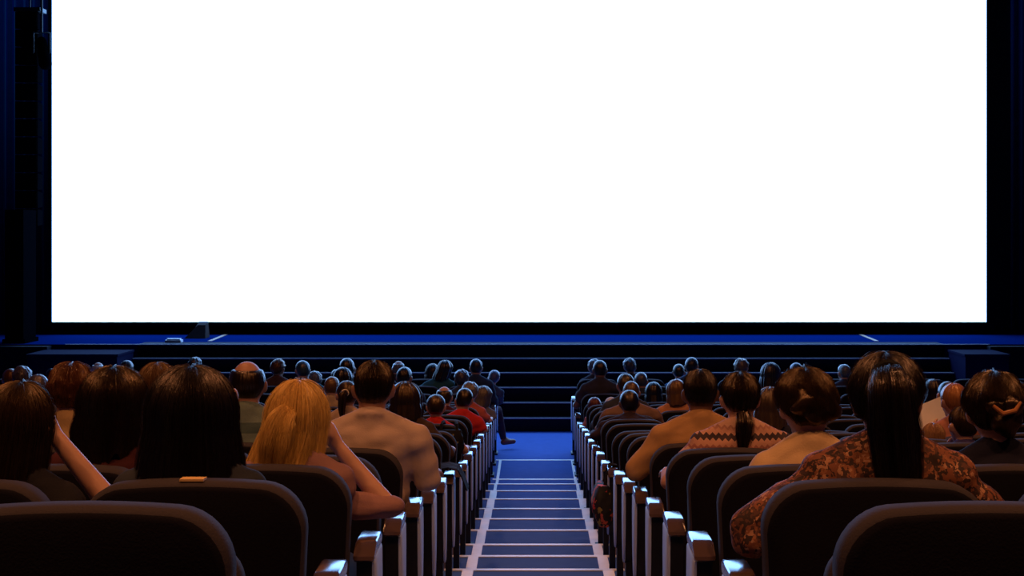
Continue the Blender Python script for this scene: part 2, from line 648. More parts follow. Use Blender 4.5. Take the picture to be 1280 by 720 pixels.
for side, px0, px1, lab in ((0, 300, 262, 'left'), (1, 1058, 1096, 'right')):
    p = [((px1 - 668) / (FOC / 24.4), 24.4, STZ + 0.004), ((px0 - 668) / (FOC / 27.5), 27.5, STZ + 0.004)]
    m = MB()
    m.add([(p[0][0] - 0.03, p[0][1], STZ), (p[0][0] + 0.03, p[0][1], STZ), (p[1][0] + 0.03, p[1][1], STZ), (p[1][0] - 0.03, p[1][1], STZ),
           (p[0][0] - 0.03, p[0][1], STZ + .004), (p[0][0] + 0.03, p[0][1], STZ + .004), (p[1][0] + 0.03, p[1][1], STZ + .004), (p[1][0] - 0.03, p[1][1], STZ + .004)],
          [[4, 5, 6, 7], [0, 1, 5, 4], [1, 2, 6, 5], [2, 3, 7, 6], [3, 0, 4, 7]])
    tag(m.build('floor_tape', plain('tan tape', (0.35, 0.22, 0.15), 0.7)), 'strip of tan tape running back across the stage floor at %s' % lab, 'tape')

# house lights above the audience, blue stage lamps, unseen lamps added for the curtains
steel = plain('black steel', (0.02, 0.02, 0.025), 0.4, 0.6)
for i, (lx, ly, pw) in enumerate(HOUSE_LAMPS + STAGE_AND_ADDED_LAMPS):
    warm = i < len(HOUSE_LAMPS)
    lz = CAMZ + (5.2 if warm else 4.6 if abs(lx) > 8 else 6.6)
    t = empty('ceiling_lamp', (lx, ly, lz))
    tag(t, '%s lamp hanging from the ceiling over the %s' % (('warm house', 'seat rows') if warm else ('unseen blue', 'front of the stage')), 'lamp', 'warm house lamps over the seat rows' if warm else 'blue lamps over the stage front')
    m = MB()
    ang = [2 * math.pi * q / 24 for q in range(24)]
    m.loft([[(0.14 * math.cos(a), 0.14 * math.sin(a), -0.05) for a in ang], [(0.16 * math.cos(a), 0.16 * math.sin(a), 0.2) for a in ang], [(0.05 * math.cos(a), 0.05 * math.sin(a), 0.32) for a in ang]])
    m.build('lamp_housing', steel, t)
    m = MB(); m.tube([(0, 0, 0.3), (0, 0, CEIL - lz)], 0.015); m.build('stem', steel, t)
    ld = bpy.data.lights.new('lamp_light', 'SPOT')
    ld.energy = pw
    ld.color = HOUSE_WARM if warm else (0.02, 0.30, 1.0)
    ld.spot_size = math.radians(105 if warm else 80)
    ld.spot_blend = 0.8
    ld.shadow_soft_size = 0.15
    lo = bpy.data.objects.new('lamp_light', ld)
    C.objects.link(lo)
    lo.parent = t
    lo.location = (0, 0, -0.08)
    lo.rotation_euler = (math.radians(8 if warm else 62 if abs(lx) > 8 else 0), 0, 0)

# ------------------------------------------------------------------ theatre seats
seat_fabric = cloth('charcoal seat fabric', (0.046, 0.038, 0.047), scale=240, bump=0.3, sheen=0.0, var=0.1)
seat_shell = cloth('black seat back cloth', (0.007, 0.006, 0.011), rough=0.95, scale=240, bump=0.3, var=0.1, spec=0.1)
arm_wood = plain('dark lacquered arm', (0.09, 0.055, 0.05), rough=0.16, coat=0.8)
pale_panel = plain('pale end panel', (0.52, 0.64, 1.0), rough=0.5)
black_metal = plain('black metal', (0.01, 0.01, 0.014), 0.5, 0.3)


def seat_meshes(side):
    """meshes of one seat; its arm and stand are on the aisle side (side = -1 left block, arm at +x)"""
    out = []
    ol = rounded_outline(0.51, 0.36, 0.915, 0.095, wb=0.47, arch=0.016)
    b = MB()
    slab(b, ol, [(0.0, 0.020), (0.004, 0.011), (0.011, 0.004), (0.024, 0.0), (0.070, 0.0), (0.086, 0.010), (0.094, 0.030), (0.098, 0.06)])
    out.append(('backrest', b.mesh('backrest', seat_fabric), 0))
    p = MB()
    slab(p, [(x, z - 0.004) for x, z in inset(ol, 0.007)], [(0.012, 0.0), (0.002, 0.0), (-0.003, 0.004), (-0.006, 0.012)])
    out.append(('back_shell', p.mesh('back_shell', seat_shell), 0))
    s = MB()
    pts = [(x, z) for x, z in rounded_outline(0.47, 0.0, 0.42, 0.07, rb=0.03)]
    slab(s, pts, [(-0.055, 0.03), (-0.045, 0.008), (-0.03, 0.0), (0.025, 0.0), (0.042, 0.01), (0.05, 0.035), (0.052, 0.09)], axis='z')
    out.append(('seat', s.mesh('seat', seat_fabric), 1))
    ax = -side * 0.287
    a = MB()
    prof = [(0.064, 0.658), (0.068, 0.668), (0.10, 0.684), (0.135, 0.699), (0.15, 0.701), (0.27, 0.702), (0.30, 0.699), (0.312, 0.688), (0.308, 0.674), (0.29, 0.667), (0.12, 0.664), (0.085, 0.653), (0.072, 0.652)]
    slab(a, prof, [(ax - 0.030, 0.005), (ax - 0.027, 0.001), (ax - 0.022, 0), (ax + 0.022, 0), (ax + 0.027, 0.001), (ax + 0.030, 0.005)], axis='x')
    out.append(('armrest', a.mesh('armrest', arm_wood), 0))
    st = MB()
    pan = [(0.082, 0.652), (0.12, 0.664), (0.30, 0.667), (0.312, 0.58), (0.305, 0.48), (0.285, 0.39), (0.25, 0.32), (0.215, 0.285), (0.18, 0.28), (0.15, 0.30), (0.118, 0.37), (0.095, 0.47), (0.083, 0.57)]
    slab(st, pan, [(ax - 0.022, 0.0), (ax + 0.022, 0.0)], axis='x')
    st.box(ax - 0.018, ax + 0.018, 0.155, 0.215, 0.02, 0.30)
    st.box(ax - 0.035, ax + 0.035, 0.09, 0.34, 0.0, 0.022)
    out.append(('pedestal', st.mesh('pedestal', black_metal), 0))
    e = MB()
    xs = ax - side * 0.022
    slab(e, pan, [(xs + side * 0.004, 0.004), (xs - side * 0.007, 0.004), (xs - side * 0.010, 0.010)], axis='x')
    out.append(('end_panel', e.mesh('end_panel', pale_panel), 0))
    cp = MB()                                       # cross bar that carries the seat pan
    cp.box(-0.25, 0.26, 0.14, 0.19, 0.31, 0.345) if side < 0 else cp.box(-0.26, 0.25, 0.14, 0.19, 0.31, 0.345)
    out.append(('cross_bar', cp.mesh('cross_bar', black_metal), 0))
    return out


SEAT = {-1: seat_meshes(-1), 1: seat_meshes(1)}
ORD = 'zeroth first second third fourth fifth sixth seventh eighth ninth tenth eleventh twelfth thirteenth fourteenth fifteenth sixteenth seventeenth eighteenth nineteenth twentieth'.split()
SKIP = {(4,-1,3), (5,-1,3), (6,-1,3), (6,-1,4), (7,-1,3), (7,-1,4), (7,1,3), (8,-1,3), (8,-1,4), (8,-1,5), (8,1,3), (8,1,4), (9,-1,3), (9,-1,4), (9,-1,5), (9,1,4), (10,-1,3), (10,-1,4), (10,-1,5), (10,-1,6), (10,1,4), (10,1,5), (11,-1,3), (11,-1,4), (11,-1,5), (11,-1,6), (11,1,4), (11,1,5), (11,1,6), (12,-1,3), (12,-1,4), (12,-1,5), (12,-1,6), (12,-1,7), (12,1,3), (12,1,5), (12,1,6), (13,-1,3), (13,-1,4), (13,-1,5), (13,-1,6), (13,-1,7), (13,1,3), (13,1,5), (13,1,6), (13,1,7), (14,-1,3), (14,-1,4), (14,-1,5), (14,-1,6), (14,-1,7), (14,-1,8), (14,1,3), (14,1,5), (14,1,6), (14,1,7), (15,-1,3), (15,-1,5), (15,-1,6), (15,-1,7), (15,-1,8), (15,1,3), (15,1,4), (15,1,5), (15,1,6), (15,1,7), (15,1,8), (16,-1,3), (16,-1,5), (16,-1,6), (16,-1,7), (16,-1,8), (16,-1,9), (16,1,3), (16,1,4), (16,1,6), (16,1,7), (16,1,8), (17,-1,3), (17,-1,5), (17,-1,6), (17,-1,7), (17,-1,8), (17,-1,9), (17,1,3), (17,1,4), (17,1,6), (17,1,7), (17,1,8), (17,1,9), (18,-1,4), (18,-1,5), (18,-1,6), (18,-1,7), (18,-1,8), (18,-1,9), (18,1,4), (18,1,6)}                                        # seats the photograph shows nothing of


def theatre_seat(k, side, j, who=None):
    t = empty('theatre_seat', (seat_x(side, j), row_d(k), row_z(k)))
    block = 'left' if side < 0 else 'right'
    if who:
        lab = 'dark theatre seat occupied by ' + who
    else:
        lab = 'empty dark theatre seat in %s block, %s row from camera, %s from aisle' % (block, ORD[k + 2], ORD[j + 1])
    tag(t, lab, 'theatre seat', 'theatre seats in the raked rows')
    for nm, me, is_seat in SEAT[side]:
        o = link(nm, me, t)
        if is_seat:
            o.location = (0, 0.120, 0.378)
            if not who:
                o.location = (0, 0.170, 0.41)
                o.rotation_euler = (math.radians(78), 0, 0)
    return t


# ------------------------------------------------------------------ people
def remesh(v, f, voxel, smooth_it, name):
    me = bpy.data.meshes.new(name)
    me.from_pydata([tuple(p) for p in v], [], f)
    o = bpy.data.objects.new('tmp', me)
    C.objects.link(o)
    r = o.modifiers.new('r', 'REMESH')
    r.mode = 'VOXEL'
    r.voxel_size = voxel
    r.use_smooth_shade = True
    s = o.modifiers.new('s', 'SMOOTH')
    s.factor = 0.5
    s.iterations = smooth_it
    dg = bpy.context.evaluated_depsgraph_get()
    out = bpy.data.meshes.new_from_object(o.evaluated_get(dg))
    bpy.data.objects.remove(o)
    bpy.data.meshes.remove(me)
    out.name = name
    out.polygons.foreach_set('use_smooth', [True] * len(out.polygons))
    return out


def get_co(me):
    a = np.empty(len(me.vertices) * 3)
    me.vertices.foreach_get('co', a)
    return a.reshape(-1, 3)


def set_co(me, a):
    me.vertices.foreach_set('co', a.reshape(-1))
    me.update()


class Prims:
    def __init__(self):
        self.v, self.f, self.n = [], [], 0

    def add(self, vf, M=None):
        v, f = vf
        v = np.asarray(v, float)
        if M is not None:
            v = v @ M[0].T + M[1]
        self.v.append(v)
        self.f.extend([[i + self.n for i in q] for q in f])
        self.n += len(v)

    def cone(self, p1, r1, p2, r2, sq=(1, 1, 1), M=None, seg=12):
        self.add(round_cone(p1, r1, p2, r2, seg, sq), M)

    def ell(self, c, r, rot=None, M=None):
        self.add(ellipsoid(c, r, rot), M)

    def remesh(self, voxel, it, name):
        return remesh(np.concatenate(self.v), self.f, voxel, it, name)


NECK = np.array([0, 0.245, 1.085])
HC = np.array([0, 0.27, 1.165])


def head_matrix(yaw, pitch, roll):
    R = np.array(Euler((math.radians(-pitch), math.radians(roll), math.radians(yaw)), 'YXZ').to_matrix())
    return R, NECK - R @ NECK


ARMS = {
    'rest': dict(e=(0.266, 0.26, 0.775), w=(0.27, 0.50, 0.768), d=(0, 1, -0.12), n=(0, 0, 1)),
    'lap': dict(e=(0.235, 0.30, 0.715), w=(0.115, 0.50, 0.665), d=(-0.75, 0.6, -0.15), n=(0.1, 0, 1)),
    'cheek': dict(e=(0.27, 0.33, 0.755), w=(0.135, 0.345, 1.0), d=(-0.35, 0.12, 1), n=(0.9, -0.3, 0.25)),
    'chin': dict(e=(0.25, 0.36, 0.755), w=(0.06, 0.43, 0.985), d=(-0.6, -0.1, 0.8), n=(0.3, 0.9, 0.2)),
    'paper': dict(e=(0.22, 0.34, 0.76), w=(0.10, 0.52, 0.86), d=(-0.35, 0.5, 0.6), n=(0.8, 0.3, 0.2)),
    'hair': dict(e=(0.30, 0.30, 0.80), w=(0.20, 0.25, 1.05), d=(-0.55, -0.1, 0.8), n=(0.8, -0.4, 0.3)),
}


def unit(a):
    a = np.array(a, float)
    return a / max(1e-9, np.linalg.norm(a))


def hand_prims(P, w, d, n, side, fine):
    w, d = np.array(w, float), unit(d)
    n = np.array(n, float)
    n = unit(n - d * np.dot(n, d))
    s = np.cross(d, n) * side                       # towards the thumb
    P.cone(w, 0.027, w + d * 0.05, 0.030, seg=10)
    for q in (-0.024, -0.008, 0.008, 0.024):
        P.cone(w + d * 0.02 + s * q * 0.7, 0.016, w + d * 0.082 + s * q, 0.0145, seg=8)
    if not fine:
        P.cone(w + d * 0.07 - s * 0.018, 0.016, w + d * 0.14 - n * 0.02 - s * 0.018, 0.011, seg=8)
        P.cone(w + d * 0.07 + s * 0.012, 0.018, w + d * 0.155 - n * 0.02 + s * 0.014, 0.011, seg=8)
    else:
        for q, L in ((0.030, 0.072), (0.0105, 0.082), (-0.0105, 0.077), (-0.030, 0.060)):
            a = w + d * 0.080 + s * q
            b_ = a + d * L * 0.52 - n * L * 0.12 + s * q * 0.16
            c_ = b_ + d * L * 0.40 - n * L * 0.30 + s * q * 0.06
            P.cone(a, 0.0095, b_, 0.0088, seg=8)
            P.cone(b_, 0.0088, c_, 0.0072, seg=8)
    a = w + d * 0.025 + s * 0.026
    b_ = a + d * 0.035 + s * 0.024 - n * 0.012
    P.cone(a, 0.0145, b_, 0.0115, seg=8)
    P.cone(b_, 0.0115, b_ + d * 0.032 + s * 0.004 - n * 0.010, 0.009, seg=8)


def torso(P, w, g, bust=0.0, hem=0.50):
    """g = growth of the cloth over the body"""
    P.ell((0, 0.240, 0.885), (0.158 * w + g, 0.108 + g, 0.17 + g))
    P.ell((0, 0.228, 0.945), (0.165 * w + g, 0.088 + g, 0.085 + g))
    P.cone((-0.14 * w, 0.232, 0.962), 0.054 + g, (0.14 * w, 0.232, 0.962), 0.054 + g)
    for sg in (-1, 1):
        P.cone((sg * 0.02, 0.230, 1.042), 0.045 + g * 0.7, (sg * 0.14 * w, 0.232, 0.972), 0.046 + g)
        P.ell((sg * 0.170 * w, 0.235, 0.945), (0.052 + g, 0.056 + g, 0.064 + g))
        if bust:
            P.ell((sg * 0.075, 0.325, 0.87), (0.06 + g, 0.05 + g, 0.06 + g))
    P.cone((0, 0.250, 0.80), 0.125 + g, (0, 0.255, hem + 0.10), 0.128 + g, sq=(1.12 * max(0.85, w), 0.88, 1))
    P.ell((0, 0.262, 0.57), (0.168 + g, 0.125 + g, 0.11 + g))


def legs(P, g, rleg=None, upto=1.0):
    for sg in (-1, 1):
        hip, knee, ank = np.array((sg * 0.09, 0.29, 0.545)), np.array((sg * 0.115, 0.66, 0.535)), np.array((sg * 0.115, 0.66, 0.10))
        if rleg is not None and sg > 0:
            knee, ank = np.array(rleg[0]), np.array(rleg[1])
        P.cone(hip, 0.082 + g, knee, 0.058 + g)
        P.cone(knee, 0.056 + g, knee * 0.62 + ank * 0.38 + np.array((0, -0.012, 0)), 0.054 + g)
        P.cone(knee * 0.62 + ank * 0.38, 0.052 + g, ank, 0.036 + g)


def feet(P, g, rleg=None):
    for sg in (-1, 1):
        ank = np.array((sg * 0.115, 0.66, 0.075))
        toe = np.array((0.0 + sg * 0.02, 0.17, -0.035))
        if rleg is not None and sg > 0:
            ank = np.array(rleg[1]) - np.array((0, 0, 0.025)); toe = np.array(rleg[2])
        P.cone(ank + np.array((0, -0.03, -0.025)), 0.040 + g, ank + toe, 0.034 + g)
        P.cone(ank + np.array((0, 0, 0.03)), 0.036 + g, ank + toe * 0.3, 0.040 + g)


HAIR_GRID = []


def strands(grid, count, seed, lift=0.004, r=0.0007, flank=0.25):
    """loose hairs that run along a combed sheet, a little off its surface"""
    rr = np.random.default_rng(seed)
    nr, nt, _ = grid.shape
    cen = grid.mean(axis=(0, 1))
    V, F = [], []
    for q in range(count):
        j = rr.uniform(0, nt)
        i0, i1 = rr.uniform(0.02, 0.55) * (nr - 1), rr.uniform(0.8, 1.0) * (nr - 1)
        if i1 - i0 < 3:
            continue
        n = 12
        dj = rr.normal(0, nt * 0.012)
        lf = abs(rr.normal(0, lift)) + 0.0005
        am, fr, ph = rr.normal(0, 0.0015), rr.uniform(3, 9), rr.uniform(0, 6)
        pts = []
        for m_ in range(n):
            t = m_ / (n - 1)
            ii = i0 + (i1 - i0) * t
            jj = (j + dj * t) % nt
            a, b = int(ii), min(int(ii) + 1, nr - 1)
            c, d = int(jj) % nt, (int(jj) + 1) % nt
            fu, fv = ii - int(ii), jj - int(jj)
            p = (grid[a, c] * (1 - fv) + grid[a, d] * fv) * (1 - fu) + (grid[b, c] * (1 - fv) + grid[b, d] * fv) * fu
            o = p - cen
            o = o / max(1e-6, np.linalg.norm(o))
            sd = np.array((-o[1], o[0], 0))
            pts.append(p + o * (lf * (0.3 + 0.7 * math.sin(math.pi * min(1, t * 0.8 + 0.1)))) + sd * am * math.sin(fr * t + ph))
        base = len(V)
        for m_, p in enumerate(pts):
            rad = r * (1 - 0.6 * m_ / (n - 1))
            o = p - cen
            o = o / max(1e-6, np.linalg.norm(o))
            tg = unit(pts[min(m_ + 1, n - 1)] - pts[max(m_ - 1, 0)])
            sd = np.cross(o, tg)
            V += [p + sd * rad, p - sd * rad, p + o * rad]
        for m_ in range(n - 1):
            for e in range(3):
                a, b = base + m_ * 3 + e, base + m_ * 3 + (e + 1) % 3
                F.append([a, b, b + 3, a + 3])
    return V, F


def hair_shell(M, style, n_t, n_p, seed):
    """combed hair as a closed sheet from the crown over the skull, falling to its ends; azimuth 0 is the face"""
    r = np.random.default_rng(seed)
    th = np.linspace(0, 2 * math.pi, n_t, endpoint=False)
    a = np.abs((th + math.pi) % (2 * math.pi) - math.pi)          # 0 front .. pi back
    deg = np.degrees(a)
    sgn = np.where(th < math.pi, 1.0, -1.0)                      # +1 = +x side
    sm = lambda x, lo, hi: np.clip((x - lo) / (hi - lo), 0, 1) ** 2 * (3 - 2 * np.clip((x - lo) / (hi - lo), 0, 1))
    thick = style.get('thick', 0.016)
    phi0 = math.radians(style.get('phi0', 0))
    front = style.get('front', 58)
    temple = style.get('temple', 92)
    nape = style.get('nape', 128)
    long_z = style.get('z', None)
    face = style.get('face', 62)
    phi_end = np.radians(front + (temple - front) * sm(deg, 35, 75) + (nape - temple) * sm(deg, 95, 140))
    streak = sum(r.normal(0, 1) * np.sin(f * th + r.uniform(0, 6.3)) for f in r.integers(9, n_t // 3, 16)) / 4
    streak2 = sum(r.normal(0, 1) * np.sin(f * th + r.uniform(0, 6.3)) for f in r.integers(3, 12, 6)) / 2.4
    rx, ry, rz = 0.077, 0.097, 0.106
    rough = style.get('rough', 0.0022)
    wide, back = style.get('wide', 0.0), style.get('back', 0.0)
    cx = np.array([0, -0.002, 0.0])
    rows = []
    n_s = n_p // 2
    if long_z is not None:
        L = sm(deg, face, face + 22)                             # 1 = hangs, 0 = stops at the hairline
        phi_l = np.radians(100.0)
        pe = phi_end * (1 - L) + phi_l * L
    else:
        L = np.zeros_like(deg)
        pe = phi_end
    grow = sm(deg, 62, 92) if phi0 > 0 else np.ones_like(deg)
    if phi0 > 0:
        pe = phi0 + (pe - phi0) * np.maximum(grow, 0.15)
    for i in range(n_s + 1):
        t = i / n_s
        ph = phi0 + (pe - phi0) * t
        edge = 1 - (t ** 5) * (1 - L) if long_z is None or True else 1
        lift = thick * (0.9 + 0.25 * np.sin(ph)) * edge + (1 - edge) * (-0.004)
        if phi0 > 0:
            lift = (lift * np.clip(t * 6, 0, 1) - 0.004 * (1 - np.clip(t * 6, 0, 1))) * grow - 0.008 * (1 - grow)
        lift = lift + (streak * rough + streak2 * rough * 1.3) * min(1, 0.25 + t) * edge
        lift = lift + wide * np.sin(ph) ** 2 * np.abs(np.sin(th)) * edge
        x = (rx + lift) * np.sin(ph) * np.sin(th)
        y_ = (ry + lift + back * np.clip(-np.cos(th), 0, 1)) * np.sin(ph) * np.cos(th)
        z = (rz + lift) * np.cos(ph)
        rows.append(np.stack([x, y_, z], 1))
    if long_z is not None:
        last = rows[-1]
        zb = long_z + style.get('ragged', 0.012) * streak2 + style.get('side_up', 0.0) * (1 - sm(deg, 90, 150))
        for i in range(1, n_p - n_s + 1):
            t = i / (n_p - n_s)
            z = last[:, 2] + (zb - last[:, 2]) * t
            flare = 1 + style.get('flare', 0.1) * math.sin(math.pi * min(1, t * style.get('fpos', 1.0))) + style.get('tip', 0.0) * t ** 2
            x = last[:, 0] * flare * (1 + streak * rough * 9 * t) + style.get('shift', 0.0) * t
            y_ = last[:, 1] * (1 + streak2 * rough * 6 * t) + style.get('fall', -0.01) * t * np.clip(-np.cos(th), 0, 1)
            y_ = np.where(deg < 110, y_ - 0.02 * t, y_)
            hang = np.stack([x, y_, z], 1)
            # hairline columns do not hang: they tuck in below the skin
            tuck = last * 0.96
            rows.append(hang * L[:, None] + tuck * (1 - L[:, None]))
        inner = rows[-1] * np.array([0.72, 0.72, 1]) + np.array([0, 0, 0.01])
        rows.append(inner * L[:, None] + (rows[-1] * 0.97) * (1 - L[:, None]))
    v = np.concatenate(rows)
    curl = style.get('curl', 0.0)
    if curl:
        q = v * style.get('curl_f', 95)
        nrm = v / np.maximum(1e-6, np.linalg.norm(v, axis=1))[:, None]
        ph_ = r.uniform(0, 6, 6)
        lump = np.sin(q[:, 0] + ph_[0] + 1.3 * np.sin(q[:, 2] * .7)) * np.sin(q[:, 1] + ph_[1]) + np.sin(q[:, 2] * 1.1 + ph_[2] + 1.5 * np.sin(q[:, 0] * .6)) + 0.6 * np.sin(q[:, 0] * 1.9 + q[:, 2] * 1.7 + ph_[3])
        v = v + nrm * (lump * curl)[:, None]
    HAIR_GRID.append(v.reshape(len(rows), n_t, 3)[: len(rows) - (1 if long_z is not None else 0)] + HC + cx)
    f = []
    nr = len(rows)
    for i in range(nr - 1):
        for j in range(n_t):
            a_, b_ = i * n_t + j, i * n_t + (j + 1) % n_t
            f.append([a_, a_ + n_t, b_ + n_t, b_])
    if phi0 == 0:
        f.append(list(range(n_t)))
    v = v + HC + cx
    return v @ M[0].T + M[1], f


def strand_tail(pts, radii, seed, seg=28, flat=1.0):
    """pony tail or braid: a tapering rope with combed grooves"""
    r = np.random.default_rng(seed)
    pts = [np.array(p, float) for p in pts]
    n = 26
    P = []
    m = len(pts) - 1
    for i in range(n):                               # Catmull-Rom
        t = i / (n - 1) * m
        k = min(int(t), m - 1)
        u_ = t - k
        p0, p1, p2, p3 = pts[max(k - 1, 0)], pts[k], pts[k + 1], pts[min(k + 2, m)]
        P.append(0.5 * (2 * p1 + (p2 - p0) * u_ + (2 * p0 - 5 * p1 + 4 * p2 - p3) * u_ ** 2 + (3 * p1 - p0 - 3 * p2 + p3) * u_ ** 3))
    R = np.interp(np.linspace(0, 1, n), np.linspace(0, 1, len(radii)), radii)
    an = np.linspace(0, 2 * math.pi, seg, endpoint=False)
    g = 1 + sum(r.normal(0, 0.07) * np.sin(f * an + r.uniform(0, 6)) for f in (3, 5, 7, 9, 11))
    mb = MB()
    rings = []
    a = None
    for i in range(n):
        t = unit(P[min(i + 1, n - 1)] - P[max(i - 1, 0)])
        a = np.array([1.0, 0, 0]) if a is None else a
        a = unit(a - t * np.dot(a, t))
        b_ = np.cross(t, a)
        rings.append([P[i] + (a * math.cos(q) + b_ * math.sin(q) * flat) * R[i] * g[j] for j, q in enumerate(an)])
    mb.loft(rings)
    return np.array(mb.v), mb.f


HAIR = {
    'short': dict(thick=0.011, nape=122, temple=88, rough=0.0010),
    'crop': dict(thick=0.006, nape=124, temple=92, front=50, rough=0.0006),
    'bald': dict(thick=0.008, phi0=46, nape=124, temple=96, front=80, rough=0.0008),
    'curly': dict(thick=0.022, nape=126, temple=96, curl=0.0032, curl_f=110, rough=0.001),
    'tied': dict(thick=0.012, nape=120, temple=100, front=50, rough=0.0016),
    'updo': dict(thick=0.020, nape=122, temple=102, front=50, rough=0.003, wide=0.004),
    'bob': dict(thick=0.018, z=-0.155, flare=0.16, tip=-0.06, rough=0.0014, back=0.006, wide=0.008),
    'long': dict(thick=0.018, z=-0.25, flare=0.08, tip=0.18, fall=-0.05, rough=0.0020, wide=0.006),
    'mid': dict(thick=0.018, z=-0.13, flare=0.08, tip=0.0, fall=-0.02, rough=0.0022, wide=0.006),
}


def person(name_key, px, topy, k, side, j, label, hair, hair_col, skin, top, sleeve='long', w=1.0, yaw=0, pitch=0, roll=0,
           larm='rest', rarm='rest', low=None, kid=False, lean=0.0, tails=(), hstyle=None, rleg=None, g=0.014, hair_rough=0.34, collar=None, bust=0.0, loose=0.0, hood=None, rsh=None):
    u = FOC / (row_d(k) + 0.27)
    X = (px - 668) / u
    h = drop(k) - (topy - 290) / u
    sx = seat_x(side, j)
    rootx = sx + max(-0.075, min(0.075, X - sx))
    lean = lean + (X - rootx)
    s = (h - 0.45) / (1.285 - 0.45)
    slump = 0.0
    lo = 0.70 if kid else 0.90
    if s < lo:
        slump = (lo - s) * (1.285 - 0.45) / lo
        s = lo
    s = min(s, 1.07)
    hero = k <= 4
    vox = 0.0075 if k <= 1 else 0.0095 if k <= 5 else 0.013 if k <= 10 else 0.017
    it = 5 if k <= 5 else 3
    fine = k <= 5
    w = w * (0.97 if kid else 1)
    M = head_matrix(yaw, pitch, roll)
    t = empty('person', (rootx, row_d(k), row_z(k)))
    tag(t, label, 'person')

    def warp(v):
        v = np.array(v, float)
        q = np.clip((v[:, 2] - 0.55) / 0.5, 0, 1.3)
        keep = np.clip((v[:, 2] - 0.62) / 0.12, 0, 1)
        v[:, 2] = v[:, 2] - slump * np.clip((v[:, 2] - 0.55) / 0.4, 0, 1)
        v[:, 1] = v[:, 1] + slump * 0.5 * q
        c = np.array([0, 0.25, 0.45])
        v = c + (v - c) * s
        v[:, 0] += lean * q
        return v

    def put(nm, me, mat, parent=t):
        set_co(me, warp(get_co(me)))
        me.materials.clear()
        me.materials.append(mat)
        return link(nm, me, parent)

    # --- body, one continuous surface
    def unwarp(p):
        v = np.array(p, float)
        for _ in range(12):
            v = v + (np.array(p) - warp(v[None])[0])
        return v

    P = Prims()
    P.ell(HC + np.array((0, -0.002, 0.004)), (0.076, 0.096, 0.104), M=M)
    P.cone(HC + np.array((0, 0.025, -0.035)), 0.060, HC + np.array((0, 0.058, -0.085)), 0.036, M=M)
    P.ell(HC + np.array((0, 0.045, -0.02)), (0.062, 0.052, 0.075), M=M)
    P.cone(HC + np.array((0, 0.094, 0.005)), 0.009, HC + np.array((0, 0.112, -0.032)), 0.013, M=M)     # nose
    P.ell(HC + np.array((0, 0.085, 0.022)), (0.05, 0.012, 0.010), M=M)                                 # brow
    P.ell(HC + np.array((0, 0.092, -0.062)), (0.022, 0.010, 0.006), M=M)                               # lips
    P.ell(HC + np.array((0, 0.090, -0.073)), (0.019, 0.010, 0.006), M=M)
    for sg in (-1, 1):
        P.ell(HC + np.array((sg * 0.082, -0.006, -0.012)), (0.010, 0.019, 0.032), rot=(0.2, sg * 0.15, sg * -0.5), M=M)
        P.ell(HC + np.array((sg * 0.085, -0.012, 0.004)), (0.009, 0.017, 0.017), rot=(0, 0, sg * -0.5), M=M)
    nr = 0.056 if w > 0.93 else 0.047
    top_n = (M[0] @ (HC + np.array((0, -0.025, -0.05)))) + M[1]
    P.cone((0, 0.228, 0.99), nr * 1.12, top_n, nr)
    torso(P, w, 0.0, bust)
    ar = {}
    for sg, key in ((-1, larm), (1, rarm)):
        A = dict(ARMS[key]) if isinstance(key, str) else dict(key)
        e, wr = np.array(A['e']) * (sg, 1, 1), np.array(A['w']) * (sg, 1, 1)
        d, n_ = np.array(A['d']) * (sg, 1, 1), np.array(A['n']) * (sg, 1, 1)
        if key != 'lap' and not kid:
            e, wr = unwarp(e), unwarp(wr)
        sh = np.array((sg * 0.168 * w, 0.235, 0.948))
        if sg > 0 and rsh:
            sh = sh + np.array(rsh)
        mr = 1.0 if w > 0.93 else 0.86
        P.cone(sh, 0.050 * mr, e, 0.040 * mr)
        P.cone(e, 0.039 * mr, e * 0.65 + wr * 0.35, 0.041 * mr)
        P.cone(e * 0.65 + wr * 0.35, 0.041 * mr, wr, 0.026 * mr)
        hand_prims(P, wr, d, n_, -sg, fine)
        ar[sg] = (sh, e, wr, mr)
    legs(P, 0.0, rleg)
    feet(P, -0.006, rleg)
    put('body', P.remesh(vox, it, 'body'), skin)

    # --- garments
    P = Prims()
    gg = g + loose
    torso(P, w, gg, bust, hem=0.5)
    sls = sleeve if isinstance(sleeve, str) else sleeve[0]
    if sls != 'none':
        P.cone((0, 0.226, 0.99), nr * 1.12 + 0.018, (0, 0.226, 1.045), nr + 0.013)
    for sg in (-1, 1):
        sh, e, wr, mr = ar[sg]
        sl = sleeve if isinstance(sleeve, str) else sleeve[0 if sg < 0 else 1]
        if sl == 'long':
            P.cone(sh, 0.052 * mr + gg, e, 0.043 * mr + gg * 1.1)
            P.cone(e, 0.043 * mr + gg, wr * 0.93 + e * 0.07, 0.029 * mr + g * 0.8)
        elif sl == 'short':
            P.cone(sh, 0.053 * mr + gg, sh * 0.42 + e * 0.58, 0.050 * mr + gg)
        elif sl == 'elbow':
            P.cone(sh, 0.053 * mr + gg, e * 0.96 + sh * 0.04, 0.047 * mr + gg)
    if hood:
        P.ell((0, 0.165, 1.02), (0.105, 0.055, 0.05))
        P.cone((-0.08, 0.20, 1.035), 0.034, (0.08, 0.20, 1.035), 0.034)
    if collar:
        for q in range(14):
            a0, a1 = 2 * math.pi * q / 14, 2 * math.pi * (q + 1) / 14
            c0 = (0.070 * math.cos(a0), 0.232 + 0.066 * math.sin(a0), 1.052 - 0.022 * math.sin(a0))
            c1 = (0.070 * math.cos(a1), 0.232 + 0.066 * math.sin(a1), 1.052 - 0.022 * math.sin(a1))
            P.cone(c0, 0.0135, c1, 0.0135, seg=6)
    me = P.remesh(vox, it + 1, 'top')
    co = get_co(me)                                  # folds in the cloth
